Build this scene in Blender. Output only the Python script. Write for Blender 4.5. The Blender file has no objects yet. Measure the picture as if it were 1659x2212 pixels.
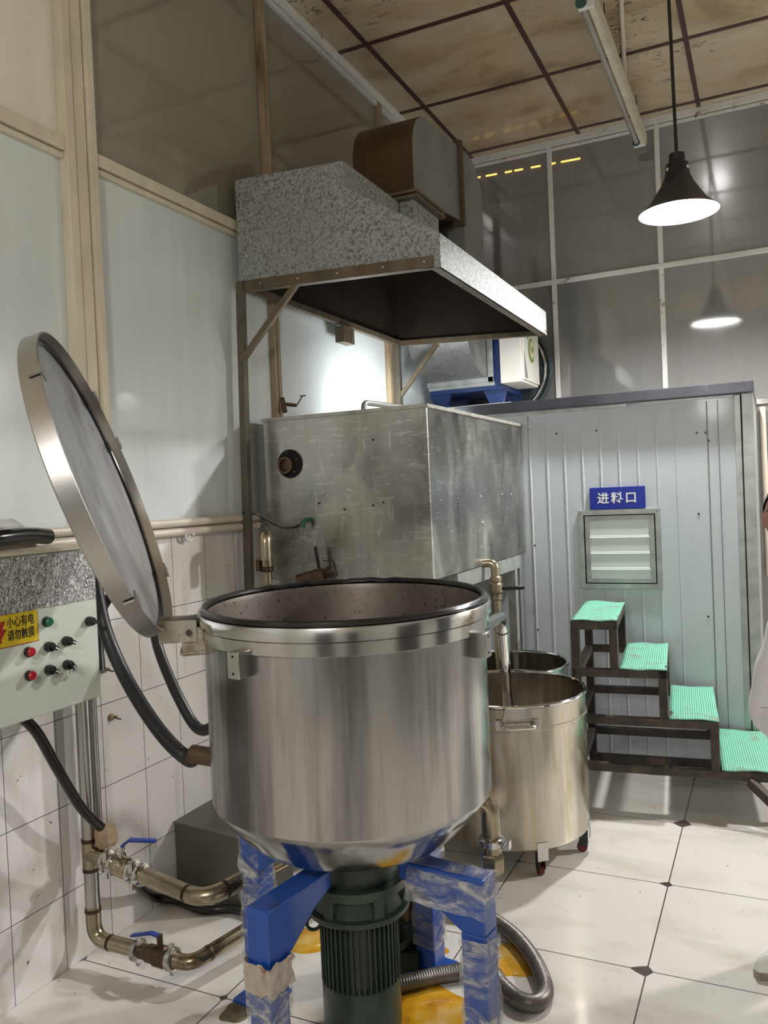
import bpy, bmesh, math, random
from mathutils import Vector, Matrix, noise as mn
random.seed(7)
S = bpy.context.scene
C = S.collection
PI = math.pi
V = Vector

# ------------------------------------------------------------------ camera
F_PX, YAW, PITCH, ROLL, CAM_H = 1766.47, 0.441136, -0.020393, -0.043398, 1.55
def cam_axes():
    ca, sa, cp, sp = math.cos(YAW), math.sin(YAW), math.cos(PITCH), math.sin(PITCH)
    f = V((-sa*cp, ca*cp, sp)); r = V((ca, sa, 0)); u = r.cross(f)
    c, s = math.cos(ROLL), math.sin(ROLL)
    return c*r + s*u, -s*r + c*u, f
RT, UP, FW = cam_axes()
cam = bpy.data.cameras.new('camera')
cam.sensor_fit = 'VERTICAL'; cam.sensor_height = 36.0
cam.lens = F_PX/2212*36.0
cam.clip_start = 0.05
co = bpy.data.objects.new('camera', cam); C.objects.link(co)
co.matrix_world = Matrix(((RT.x, UP.x, -FW.x, 0), (RT.y, UP.y, -FW.y, 0), (RT.z, UP.z, -FW.z, CAM_H), (0, 0, 0, 1)))
S.camera = co
EYE = V((0, 0, CAM_H))

# ------------------------------------------------------------------ world, lights, exposure
S.view_settings.view_transform = 'Standard'
try: S.view_settings.look = 'None'
except Exception: pass
S.view_settings.exposure = 0.2
S.view_settings.gamma = 1.0
W = bpy.data.worlds.new('world'); S.world = W; W.use_nodes = True
W.node_tree.nodes['Background'].inputs[0].default_value = (0.8, 0.85, 0.95, 1)
W.node_tree.nodes['Background'].inputs[1].default_value = 0.05
BULB = 2350.0
def area(name, loc, target, power, sx, sy, col=(1, 1, 1), spread=PI):
    l = bpy.data.lights.new(name, 'AREA'); l.shape = 'RECTANGLE'; l.size = sx; l.size_y = sy
    l.energy = power; l.color = col; l.spread = spread
    o = bpy.data.objects.new(name, l); C.objects.link(o); o.location = loc
    o.rotation_euler = (V(target)-V(loc)).to_track_quat('-Z', 'Y').to_euler()
    return o
def spot(name, loc, target, power, angle, radius, col=(1, 1, 1), blend=0.35):
    l = bpy.data.lights.new(name, 'SPOT'); l.energy = power; l.color = col; l.spot_size = math.radians(angle); l.spot_blend = blend
    l.shadow_soft_size = radius
    o = bpy.data.objects.new(name, l); C.objects.link(o); o.location = loc
    o.rotation_euler = (V(target)-V(loc)).to_track_quat('-Z', 'Y').to_euler(); return o
# lights with no fitting shown: front_lamp inferred behind the camera, other two added
pt = bpy.data.lights.new('front_lamp', 'POINT'); pt.energy = 82; pt.shadow_soft_size = 0.16; pt.color = (1, 0.985, 0.96)
po = bpy.data.objects.new('front_lamp', pt); C.objects.link(po); po.location = (-0.55, -0.55, 2.40)
spot('added_aisle_fill', (2.2, 4.9, 2.75), (1.5, 4.9, 0.0), 300, 150, 0.10, (1, 0.985, 0.96))  # added fill for the area beyond the cabin's right edge
area('added_wall_glow', (-1.80, 4.25, 1.965), (-2.187, 4.5, 2.02), 9, 0.25, 0.05, (0.9, 0.96, 1.0))  # added unseen light that makes the bright patch on the wall

# ------------------------------------------------------------------ measuring helpers (pixel of the photo + a known plane -> world)
def ray(x, y):
    return RT*((x-829.5)/F_PX) - UP*((y-1106)/F_PX) + FW
def at(x, y, X=None, Y=None, Z=None):
    d = ray(x, y)
    if X is not None: t = (X-EYE.x)/d.x
    elif Y is not None: t = (Y-EYE.y)/d.y
    else: t = (Z-EYE.z)/d.z
    return EYE + d*t
def hit_cyl(x, y, c, r):
    d = ray(x, y); ox, oy = EYE.x-c[0], EYE.y-c[1]
    a = d.x*d.x+d.y*d.y; b = 2*(ox*d.x+oy*d.y); k = ox*ox+oy*oy-r*r
    q = max(b*b-4*a*k, 0); return EYE + d*((-b-math.sqrt(q))/(2*a))

# ------------------------------------------------------------------ materials
def nt(name):
    m = bpy.data.materials.new(name); m.use_nodes = True
    t = m.node_tree; return m, t, t.nodes['Principled BSDF']
def N(t, kind, **kw):
    n = t.nodes.new(kind)
    for k, v in kw.items():
        if k in n.inputs.keys(): n.inputs[k].default_value = v
        else: setattr(n, k, v)
    return n
def rgba(c): return (c[0], c[1], c[2], 1)
def coord(t, scale=(1, 1, 1), space='Object', rot=(0, 0, 0)):
    tc = N(t, 'ShaderNodeTexCoord'); mp = N(t, 'ShaderNodeMapping')
    mp.inputs['Scale'].default_value = scale; mp.inputs['Rotation'].default_value = rot
    t.links.new(tc.outputs[space], mp.inputs['Vector']); return mp.outputs['Vector']
def ramp(t, fac, stops):
    r = N(t, 'ShaderNodeValToRGB'); e = r.color_ramp.elements
    while len(e) < len(stops): e.new(0.5)
    for el, (p, c) in zip(e, stops):
        el.position = p; el.color = rgba(c) if hasattr(c, '__len__') else (c, c, c, 1)
    t.links.new(fac, r.inputs['Fac']); return r.outputs['Color']
def noise(t, vec, scale=5, detail=4, rough=0.55, dist=0.0):
    n = N(t, 'ShaderNodeTexNoise'); n.inputs['Scale'].default_value = scale; n.inputs['Detail'].default_value = detail
    n.inputs['Roughness'].default_value = rough; n.inputs['Distortion'].default_value = dist
    t.links.new(vec, n.inputs['Vector']); return n.outputs['Fac']
def mix(t, fac, a, b, mode='MIX'):
    n = N(t, 'ShaderNodeMix'); n.data_type = 'RGBA'; n.blend_type = mode
    def put(i, v):
        if hasattr(v, 'is_output'): t.links.new(v, n.inputs[i])
        else: n.inputs[i].default_value = v if not hasattr(v, '__len__') else rgba(v)
    put(0, fac); put(6, a); put(7, b); return n.outputs[2]
def bump(t, p, h, strength=0.2, dist=0.01):
    b = N(t, 'ShaderNodeBump'); b.inputs['Strength'].default_value = strength; b.inputs['Distance'].default_value = dist
    t.links.new(h, b.inputs['Height']); t.links.new(b.outputs['Normal'], p.inputs['Normal'])
def simple(name, col, rough=0.5, metal=0.0, var=0.25, scale=6, stretch=(1, 1, 1), col2=None, bmp=0.0, coat=0.0, stain=None, spec=0.5, edge=(0.35, 0.7)):
    m, t, p = nt(name)
    v = coord(t, stretch); f = noise(t, v, scale)
    c2 = col2 if col2 else tuple(c*(1-var) for c in col)
    c = ramp(t, f, [(edge[0], c2), (edge[1], col)])
    if stain:
        sc, scale2, lo, hi = stain
        f2 = noise(t, coord(t, stretch), scale2, 6, 0.65, 0.4)
        c = mix(t, ramp(t, f2, [(lo, 0.0), (hi, 1.0)]), c, sc)
    t.links.new(c, p.inputs['Base Color'])
    p.inputs['Roughness'].default_value = rough; p.inputs['Metallic'].default_value = metal
    p.inputs['Coat Weight'].default_value = coat; p.inputs['Coat Roughness'].default_value = 0.08
    p.inputs['Specular IOR Level'].default_value = spec
    if bmp: bump(t, p, noise(t, coord(t, stretch), scale*4), bmp, 0.004)
    return m
def steel(name, col=(0.56, 0.55, 0.53), rough=(0.22, 0.42), stretch=(14, 14, 0.7), scale=1.0, dark=0.55, aniso=0.0, rot=0.25, stain=None, lohi=(0.3, 0.62)):
    m, t, p = nt(name)
    f = noise(t, coord(t, stretch), scale, 6, 0.6)
    c = ramp(t, f, [(lohi[0], tuple(x*dark for x in col)), (lohi[1], col)])
    if stain:
        sc, sscale, sstr, lo, hi = stain
        f2 = noise(t, coord(t, sstr), sscale, 6, 0.65, 0.3)
        c = mix(t, ramp(t, f2, [(lo, 0.0), (hi, 1.0)]), c, sc)
    t.links.new(c, p.inputs['Base Color'])
    p.inputs['Metallic'].default_value = 1.0
    g = noise(t, coord(t, (stretch[0]*0.5, stretch[1]*0.5, stretch[2]*1.5)), scale, 5)
    r = N(t, 'ShaderNodeMapRange'); r.inputs['From Min'].default_value = 0.3; r.inputs['From Max'].default_value = 0.7
    r.inputs['To Min'].default_value = rough[0]; r.inputs['To Max'].default_value = rough[1]
    t.links.new(g, r.inputs['Value']); t.links.new(r.outputs['Result'], p.inputs['Roughness'])
    if aniso:
        p.inputs['Anisotropic'].default_value = aniso; p.inputs['Anisotropic Rotation'].default_value = rot
        tg = N(t, 'ShaderNodeTangent'); tg.direction_type = 'RADIAL'; tg.axis = 'Z'
        t.links.new(tg.outputs['Tangent'], p.inputs['Tangent'])
    return m
def emit(name, col, strength):
    m, t, p = nt(name)
    p.inputs['Base Color'].default_value = rgba(col); p.inputs['Emission Color'].default_value = rgba(col)
    p.inputs['Emission Strength'].default_value = strength; return m
def tiles(name, ax, w, h, off, col, grout, gsize, rough, coat, dirt, chips=0.0, dscale=3.0, dstretch=(1, 1, 1)):
    """rectangular tiles in the plane of the two axes ax, seams at off + k*(w, h)"""
    m, t, p = nt(name)
    tc = N(t, 'ShaderNodeTexCoord'); sx = N(t, 'ShaderNodeSeparateXYZ'); t.links.new(tc.outputs['Object'], sx.inputs[0])
    def sub(o, v):
        n = N(t, 'ShaderNodeMath', operation='SUBTRACT'); t.links.new(o, n.inputs[0]); n.inputs[1].default_value = v; return n.outputs[0]
    a, b = sub(sx.outputs[ax[0]], off[0]), sub(sx.outputs[ax[1]], off[1])
    def edge(o, size):
        n = N(t, 'ShaderNodeMath', operation='PINGPONG'); t.links.new(o, n.inputs[0]); n.inputs[1].default_value = size/2; return n.outputs[0]
    ea, eb = edge(a, w), edge(b, h)
    def mth(op, x, y):
        n = N(t, 'ShaderNodeMath', operation=op)
        for i, q in enumerate((x, y)):
            if hasattr(q, 'is_output'): t.links.new(q, n.inputs[i])
            else: n.inputs[i].default_value = q
        return n.outputs[0]
    seam = mth('LESS_THAN', mth('MINIMUM', ea, eb), gsize)
    # a slightly different tone for each tile
    fa, fb = mth('FLOOR', mth('DIVIDE', a, w), 0), mth('FLOOR', mth('DIVIDE', b, h), 0)
    cb = N(t, 'ShaderNodeCombineXYZ'); t.links.new(fa, cb.inputs[0]); t.links.new(fb, cb.inputs[1])
    wn = N(t, 'ShaderNodeTexWhiteNoise'); wn.noise_dimensions = '3D'; t.links.new(cb.outputs[0], wn.inputs['Vector'])
    c = ramp(t, wn.outputs['Value'], [(0, tuple(x*0.94 for x in col)), (1, col)])
    f = noise(t, coord(t, dstretch), dscale, 6, 0.6, 0.2)
    c = mix(t, ramp(t, f, [(dirt[1], 0.0), (dirt[2], 1.0)]), c, dirt[0])
    f2 = noise(t, coord(t, (1, 1, 1)), 42, 2)
    c = mix(t, ramp(t, f2, [(0.72, 0.0), (0.76, 1.0)]), c, tuple(x*0.45 for x in dirt[0]))
    if chips:
        nz = noise(t, coord(t, (1, 1, 1)), 3.1, 1)
        lim = mth('MULTIPLY', mth('SUBTRACT', nz, 0.40), chips)
        seam = mth('MAXIMUM', seam, mth('LESS_THAN', mth('ADD', ea, eb), lim))
    c = mix(t, seam, c, grout)
    t.links.new(c, p.inputs['Base Color'])
    p.inputs['Roughness'].default_value = rough; p.inputs['Coat Weight'].default_value = coat; p.inputs['Coat Roughness'].default_value = 0.06
    bump(t, p, mth('SUBTRACT', 1.0, seam), 0.35, 0.002)
    return m

M = {}
M['floor'] = tiles('floor_tile', (0, 1), 0.596, 0.613, (-0.40, 2.045), (0.74, 0.71, 0.66), (0.07, 0.05, 0.045), 0.0022, 0.28, 0.35, ((0.50, 0.44, 0.36), 0.5, 0.85), 0.16, 2.2, (1, 2.5, 1))
M['walltile'] = tiles('wall_tile', (1, 2), 0.2105, 0.2955, (1.77, -0.044), (0.78, 0.75, 0.72), (0.06, 0.05, 0.045), 0.0013, 0.22, 0.3, ((0.42, 0.36, 0.27), 0.52, 0.95), 0, 2.5, (1, 4, 0.8))
def panel_mat(name, col, rough, coat, ior=1.5):
    m, t, p = nt(name)
    f = noise(t, coord(t, (3, 3, 0.35)), 4, 6, 0.6)
    c = ramp(t, f, [(0.3, tuple(x*0.93 for x in col)), (0.7, col)])
    f2 = noise(t, coord(t, (1, 1, 0.5)), 2.2, 4); c = mix(t, ramp(t, f2, [(0.6, 0.0), (0.9, 1.0)]), c, tuple(x*y for x, y in zip(col, (0.85, 0.8, 0.66))))
    t.links.new(c, p.inputs['Base Color'])
    p.inputs['Roughness'].default_value = rough; p.inputs['Coat Weight'].default_value = coat; p.inputs['Coat Roughness'].default_value = 0.035
    p.inputs['Coat IOR'].default_value = 1.6
    p.inputs['IOR'].default_value = ior
    bump(t, p, noise(t, coord(t, (1, 1, 0.5)), 1.4, 1), 0.05, 0.05)
    return m
M['panel'] = panel_mat('white_glossy_panel', (0.69, 0.735, 0.72), 0.17, 0.4, 1.6)
M['backpanel'] = panel_mat('grey_glossy_panel', (0.20, 0.195, 0.185), 0.07, 0.5, 2.1)
M['upperpane'] = panel_mat('brown_upper_pane', (0.25, 0.23, 0.18), 0.09, 0.5, 2.0)  # darker and browner than the panels around it
M['creampane'] = panel_mat('cream_upper_pane', (0.80, 0.77, 0.65), 0.12, 0.5, 1.7)
M['plaster'] = simple('painted_wall', (0.60, 0.60, 0.57), 0.5, 0, 0.08, 2)
M['cream'] = simple('cream_trim', (0.70, 0.63, 0.47), 0.42, 0, 0.2, 5, (2, 2, 0.6), stain=((0.22, 0.14, 0.07), 3.5, 0.62, 0.80))
M['rusty_cream'] = simple('stained_cream_trim', (0.36, 0.28, 0.17), 0.45, 0, 0.35, 6, (2, 2, 0.5), stain=((0.14, 0.07, 0.03), 4, 0.48, 0.7))
M['whitetrim'] = simple('white_trim', (0.72, 0.70, 0.66), 0.45, 0, 0.12, 6, stain=((0.20, 0.12, 0.07), 9, 0.60, 0.68))
M['pipe_plastic'] = simple('cream_plastic_pipe', (0.66, 0.58, 0.48), 0.35, 0, 0.12, 8)
def ceiling_mat():
    m, t, p = nt('stained_ceiling')
    f = noise(t, coord(t, (1, 1.6, 1)), 1.7, 7, 0.62, 0.5)
    c = ramp(t, f, [(0.28, (0.26, 0.17, 0.09)), (0.45, (0.44, 0.34, 0.21)), (0.62, (0.53, 0.45, 0.32)), (0.8, (0.60, 0.55, 0.45))])
    f2 = noise(t, coord(t, (1, 2.0, 1)), 14, 6, 0.7, 0.8); f3 = noise(t, coord(t), 1.25, 2)
    k = N(t, 'ShaderNodeMath', operation='MULTIPLY'); t.links.new(ramp(t, f2, [(0.58, 0.0), (0.62, 1.0)]), k.inputs[0]); t.links.new(ramp(t, f3, [(0.54, 0.0), (0.62, 1.0)]), k.inputs[1])
    c = mix(t, k.outputs[0], c, (0.035, 0.025, 0.015))
    t.links.new(c, p.inputs['Base Color']); p.inputs['Roughness'].default_value = 0.32
    p.inputs['Coat Weight'].default_value = 0.5; p.inputs['Coat Roughness'].default_value = 0.12
    bump(t, p, noise(t, coord(t), 3, 4), 0.12, 0.03); return m
M['ceiling'] = ceiling_mat()
M['grid'] = simple('ceiling_grid_bar', (0.075, 0.032, 0.028), 0.4, 0, 0.35, 20)
M['kettle'] = steel('kettle_steel', (0.535, 0.525, 0.515), (0.15, 0.30), (5, 5, 0.35), 1.0, 0.30, 0.6, 0.0, stain=((0.26, 0.235, 0.21), 1.0, (13, 13, 0.8), 0.52, 0.78), lohi=(0.40, 0.57))  # broad vertical bands paint room reflections into the colour; stain noise is separate
M['kettle_in'] = simple('stained_kettle_inside', (0.20, 0.165, 0.14), 0.42, 0.5, 0.45, 5, (1, 1, 0.8), stain=((0.03, 0.015, 0.01), 75, 0.60, 0.65))
M['band'] = steel('polished_band', (0.70, 0.69, 0.66), (0.10, 0.24), (5, 5, 2), 1.0, 0.72, 0, stain=((0.34, 0.26, 0.15), 5, (1, 1, 3), 0.62, 0.75))
M['cone'] = steel('polished_cone', (0.50, 0.50, 0.49), (0.10, 0.22), (4, 4, 1), 1.0, 0.55, 0, stain=((0.14, 0.12, 0.08), 4, (1, 1, 1), 0.55, 0.7))
M['steel'] = steel('stainless_steel', (0.58, 0.57, 0.55), (0.16, 0.32), (10, 10, 0.6), 1.0, 0.62)
M['shiny'] = steel('shiny_steel', (0.72, 0.71, 0.69), (0.06, 0.16), (4, 4, 4), 1.0, 0.85)
M['lidsteel'] = steel('brushed_lid_steel', (0.66, 0.65, 0.65), (0.30, 0.46), (5, 5, 1.2), 1.0, 0.72, 0, stain=((0.30, 0.27, 0.25), 3, (2, 2, 1), 0.5, 0.75))
M['lidrim'] = steel('lid_rim_steel', (0.54, 0.52, 0.49), (0.26, 0.40), (3, 3, 3), 1.0, 0.75, 0)
M['pot'] = steel('stock_pot_steel', (0.64, 0.60, 0.51), (0.14, 0.30), (6, 6, 0.4), 1.0, 0.5, 0.6, 0.0, stain=((0.42, 0.33, 0.16), 1.0, (9, 9, 1.1), 0.55, 0.70), lohi=(0.38, 0.58))  # painted reflection bands like the kettle's, plus yellow staining
def tank_mat():
    m, t, p = nt('scuffed_tank_steel'); p.inputs['Metallic'].default_value = 1.0
    big = noise(t, coord(t, (1.2, 1.2, 0.8)), 2.6, 5, 0.6, 0.8)
    fine = noise(t, coord(t, (5, 5, 30), rot=(0.35, 0.5, 0.2)), 2.2, 5, 0.6, 0.8)
    fine2 = noise(t, coord(t, (26, 26, 4), rot=(-0.3, 0.3, 0.2)), 1.6, 5, 0.6, 0.6)
    run = noise(t, coord(t, (18, 18, 0.6)), 1.0, 4)
    c = ramp(t, big, [(0.3, (0.24, 0.24, 0.225)), (0.7, (0.54, 0.535, 0.49))])
    c = mix(t, ramp(t, fine, [(0.56, 0.0), (0.72, 0.55)]), c, (0.80, 0.80, 0.76))
    c = mix(t, ramp(t, fine2, [(0.58, 0.0), (0.72, 0.4)]), c, (0.76, 0.76, 0.72))
    c = mix(t, ramp(t, run, [(0.55, 0.0), (0.75, 0.6)]), c, (0.36, 0.33, 0.25))
    t.links.new(c, p.inputs['Base Color'])
    t.links.new(ramp(t, big, [(0.35, 0.26), (0.5, 0.34), (0.68, 0.52)]), p.inputs['Roughness'])
    bump(t, p, noise(t, coord(t), 2.5, 3), 0.12, 0.05); return m
M['tank'] = tank_mat()
M['tanktop'] = simple('tank_edge', (0.55, 0.52, 0.46), 0.45, 0.6, 0.4, 12)
def galv():
    m, t, p = nt('galvanised_sheet')
    f = noise(t, coord(t), 75, 3, 0.6, 0.6)
    f3 = noise(t, coord(t), 2.2, 3)
    c = ramp(t, f, [(0.40, (0.13, 0.135, 0.12)), (0.48, (0.29, 0.305, 0.28)), (0.6, (0.38, 0.40, 0.375))])
    c = mix(t, ramp(t, f3, [(0.35, 0.0), (0.75, 0.5)]), c, (0.27, 0.27, 0.255))
    t.links.new(c, p.inputs['Base Color']); p.inputs['Metallic'].default_value = 0.25
    p.inputs['Roughness'].default_value = 0.6; return m
M['galv'] = galv()
M['galv_plain'] = simple('plain_galvanised_sheet', (0.30, 0.30, 0.285), 0.42, 0.6, 0.3, 18, stain=((0.20, 0.195, 0.18), 60, 0.5, 0.7))
M['hood_in'] = simple('dark_hood_inside', (0.028, 0.019, 0.012), 0.45, 0.2, 0.5, 4)  # near-black brown, darker than the canopy sheet
M['duct'] = simple('greasy_duct_sheet', (0.13, 0.085, 0.05), 0.36, 0.5, 0.45, 2.5, col2=(0.07, 0.035, 0.015))
M['ductgrey'] = simple('dull_duct_sheet', (0.27, 0.27, 0.25), 0.5, 0.45, 0.25, 4)
M['angle'] = simple('old_steel_angle', (0.19, 0.15, 0.10), 0.45, 0.5, 0.45, 9, (1, 1, 0.5), stain=((0.13, 0.07, 0.03), 5, 0.5, 0.7))
M['angle_pale'] = simple('pale_steel_post', (0.15, 0.13, 0.095), 0.5, 0.35, 0.3, 9)
M['cabin'] = simple('grey_coated_sheet', (0.60, 0.65, 0.675), 0.42, 0.0, 0.1, 3, (2, 2, 0.5), coat=0.08, stain=((0.42, 0.44, 0.43), 2.5, 0.62, 0.9))
M['fascia'] = simple('dark_roof_fascia', (0.075, 0.08, 0.095), 0.3, 0.3, 0.4, 5, stain=((0.30, 0.31, 0.34), 3.5, 0.62, 0.85))
M['hinge'] = simple('grimy_hinge_plate', (0.52, 0.48, 0.38), 0.45, 0.35, 0.3, 14, stain=((0.24, 0.13, 0.06), 16, 0.52, 0.68))
M['alu'] = simple('aluminium_frame', (0.50, 0.52, 0.50), 0.4, 0.6, 0.3, 12)
M['shutter'] = simple('white_shutter_board', (0.74, 0.77, 0.76), 0.35, 0, 0.06, 4)
M['black'] = simple('black_plastic', (0.014, 0.014, 0.015), 0.32, 0, 0.3, 10)
M['void'] = simple('dark_gap', (0.004, 0.004, 0.004), 0.8, 0, 0.2, 5)
M['rubber'] = simple('black_rubber', (0.018, 0.017, 0.016), 0.22, 0, 0.4, 12, stain=((0.10, 0.08, 0.06), 9, 0.66, 0.8))
def hose_mat(name, col, rings):
    m, t, p = nt(name); p.inputs['Base Color'].default_value = rgba(col); p.inputs['Roughness'].default_value = 0.4
    f = noise(t, coord(t), 30, 3); t.links.new(ramp(t, f, [(0.3, tuple(c*0.6 for c in col)), (0.7, col)]), p.inputs['Base Color']); return m
M['hose'] = hose_mat('black_corrugated_hose', (0.02, 0.02, 0.021), 0)
M['greyhose'] = hose_mat('grey_steel_braid_hose', (0.20, 0.18, 0.165), 0); M['greyhose'].node_tree.nodes['Principled BSDF'].inputs['Metallic'].default_value = 0.6
M['blue'] = simple('blue_paint', (0.012, 0.09, 0.46), 0.25, 0, 0.25, 6, coat=0.4, stain=((0.015, 0.03, 0.09), 7, 0.64, 0.75))
M['bluesign'] = simple('blue_sign', (0.008, 0.028, 0.33), 0.35, 0, 0.08, 3)
M['whitepaint'] = simple('white_lettering', (0.88, 0.88, 0.86), 0.4, 0, 0.02, 3)
M['motor'] = simple('dark_green_paint', (0.045, 0.075, 0.050), 0.35, 0.1, 0.4, 7, stain=((0.015, 0.02, 0.012), 6, 0.55, 0.7))
M['cabinet'] = simple('pale_green_enamel', (0.66, 0.70, 0.60), 0.35, 0, 0.08, 5, coat=0.3, stain=((0.48, 0.40, 0.25), 9, 0.64, 0.8))
def foil():
    m, t, p = nt('embossed_foil'); p.inputs['Metallic'].default_value = 0.5
    p.inputs['Roughness'].default_value = 0.24
    f = noise(t, coord(t, (1, 1, 0.7)), 120, 3, 0.6, 1.5)
    t.links.new(ramp(t, f, [(0.36, (0.12, 0.12, 0.115)), (0.5, (0.45, 0.45, 0.44)), (0.62, (0.92, 0.92, 0.90))]), p.inputs['Base Color'])  # glints and dark creases of the crinkle painted into the colour
    bump(t, p, f, 1.0, 0.006); return m
M['foil'] = foil()
M['yellow'] = simple('yellow_sticker', (0.76, 0.55, 0.02), 0.4, 0, 0.08, 4)
M['redink'] = simple('red_print', (0.45, 0.03, 0.02), 0.4, 0, 0.1, 4)
M['ink'] = simple('black_print', (0.01, 0.01, 0.01), 0.5, 0, 0.1, 4)
M['red'] = simple('red_button', (0.42, 0.012, 0.02), 0.25, 0, 0.1, 6)
M['redwheel'] = simple('dull_red_wheel', (0.20, 0.015, 0.015), 0.4, 0, 0.4, 30)
M['green'] = simple('green_button', (0.025, 0.16, 0.075), 0.3, 0, 0.15, 6)
M['rust'] = simple('rusty_dark_steel', (0.085, 0.068, 0.055), 0.55, 0.3, 0.5, 14, stain=((0.17, 0.11, 0.07), 9, 0.55, 0.72))
def tread_mat():
    m, t, p = nt('green_ribbed_mat')
    w = N(t, 'ShaderNodeTexWave'); w.wave_type = 'BANDS'; w.bands_direction = 'X'; w.inputs['Scale'].default_value = 30.0; w.inputs['Distortion'].default_value = 0.3
    t.links.new(coord(t, rot=(0, 0, -0.096)), w.inputs['Vector'])
    c = ramp(t, w.outputs['Fac'], [(0.1, (0.09, 0.33, 0.22)), (0.6, (0.24, 0.58, 0.42))])
    f = noise(t, coord(t), 9, 6, 0.65); c = mix(t, ramp(t, f, [(0.54, 0.0), (0.70, 0.9)]), c, (0.21, 0.21, 0.14))
    t.links.new(c, p.inputs['Base Color']); p.inputs['Roughness'].default_value = 0.55
    bump(t, p, w.outputs['Fac'], 0.5, 0.003); return m
M['tread'] = tread_mat()
M['brass'] = steel('tarnished_pipe_steel', (0.50, 0.43, 0.30), (0.18, 0.36), (5, 5, 5), 1.2, 0.55, 0, stain=((0.16, 0.10, 0.05), 4, (1, 1, 1), 0.56, 0.72))
M['weld'] = simple('burnt_weld', (0.10, 0.065, 0.04), 0.4, 0.8, 0.4, 14)
M['rustpipe'] = simple('rusty_valve', (0.17, 0.11, 0.07), 0.42, 0.7, 0.5, 9)
M['tape'] = simple('brown_packing_tape', (0.42, 0.29, 0.18), 0.4, 0, 0.35, 12)
M['valveblue'] = simple('blue_valve_handle', (0.012, 0.045, 0.33), 0.3, 0, 0.2, 10)
M['greybox'] = simple('grey_steel_box', (0.15, 0.145, 0.12), 0.35, 0.4, 0.2, 3)
M['white'] = simple('white_enamel', (0.72, 0.68, 0.62), 0.35, 0, 0.06, 4)
M['bluecase'] = simple('blue_case_paint', (0.018, 0.045, 0.17), 0.35, 0.1, 0.2, 4)
M['darkfan'] = simple('dark_fan_housing', (0.055, 0.075, 0.075), 0.3, 0.3, 0.4, 4)
M['cloth'] = simple('white_cotton', (0.80, 0.79, 0.79), 0.8, 0, 0.06, 10, bmp=0.15)
M['skin'] = simple('skin', (0.42, 0.22, 0.15), 0.5, 0, 0.12, 9)
M['hair'] = simple('black_hair', (0.012, 0.010, 0.009), 0.45, 0, 0.3, 40)
M['trousers'] = simple('dark_trousers', (0.03, 0.03, 0.035), 0.8, 0, 0.2, 9)
M['sole'] = simple('shoe_sole', (0.42, 0.38, 0.32), 0.6, 0, 0.3, 20)
M['eyewhite'] = simple('eye_white', (0.75, 0.72, 0.68), 0.2, 0, 0.03, 4)
M['lampshade'] = simple('dark_lamp_shade', (0.03, 0.03, 0.035), 0.35, 0.2, 0.2, 6)
M['shadewhite'] = simple('white_reflector', (0.88, 0.88, 0.86), 0.4, 0, 0.02, 6)
M['bulb'] = emit('lamp_bulb', (0.98, 0.985, 1.0), BULB)
M['glow'] = emit('warm_glass_glint', (1.0, 0.50, 0.10), 2.2)  # emission standing in for lights seen in the back glass
M['tube'] = simple('unlit_glass_tube', (0.42, 0.39, 0.36), 0.12, 0.1, 0.15, 4, coat=0.6)
M['oil'] = None
def oil_mat():
    m, t, p = nt('spilt_yellow_oil')
    f = noise(t, coord(t), 6, 5, 0.6)
    t.links.new(ramp(t, f, [(0.3, (0.38, 0.13, 0.005)), (0.5, (0.66, 0.34, 0.015)), (0.75, (0.74, 0.56, 0.2))]), p.inputs['Base Color'])
    p.inputs['Roughness'].default_value = 0.06; p.inputs['Coat Weight'].default_value = 0.6; return m
M['oil'] = oil_mat()
M['grime'] = simple('dried_grime', (0.20, 0.16, 0.09), 0.6, 0, 0.6, 24)
def film_mat():
    m, t, p = nt('clear_wrapping_film')
    out = [n for n in t.nodes if n.type == 'OUTPUT_MATERIAL'][0]
    v = coord(t, (1, 1, 2.2), rot=(0.5, 0.4, 0.2))
    f = noise(t, v, 9, 6, 0.65, 1.2)
    p.inputs['Base Color'].default_value = (0.78, 0.76, 0.73, 1); p.inputs['Roughness'].default_value = 0.12
    p.inputs['Coat Weight'].default_value = 0.6
    bump(t, p, noise(t, v, 16, 4, 0.6, 2.0), 0.9, 0.02)
    tr = N(t, 'ShaderNodeBsdfTransparent'); mx = N(t, 'ShaderNodeMixShader')
    k = ramp(t, f, [(0.40, 0.06), (0.52, 0.28), (0.66, 0.85)])
    t.links.new(k, mx.inputs[0]); t.links.new(tr.outputs[0], mx.inputs[1]); t.links.new(p.outputs[0], mx.inputs[2])
    t.links.new(mx.outputs[0], out.inputs['Surface']); return m
M['film'] = film_mat()
M['stainfilm'] = simple('brown_stained_film', (0.64, 0.55, 0.46), 0.3, 0, 0.3, 18, stain=((0.28, 0.09, 0.02), 14, 0.52, 0.62), coat=0.4)
M['paper'] = simple('white_paper', (0.78, 0.77, 0.75), 0.7, 0, 0.08, 30, bmp=0.2)

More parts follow.
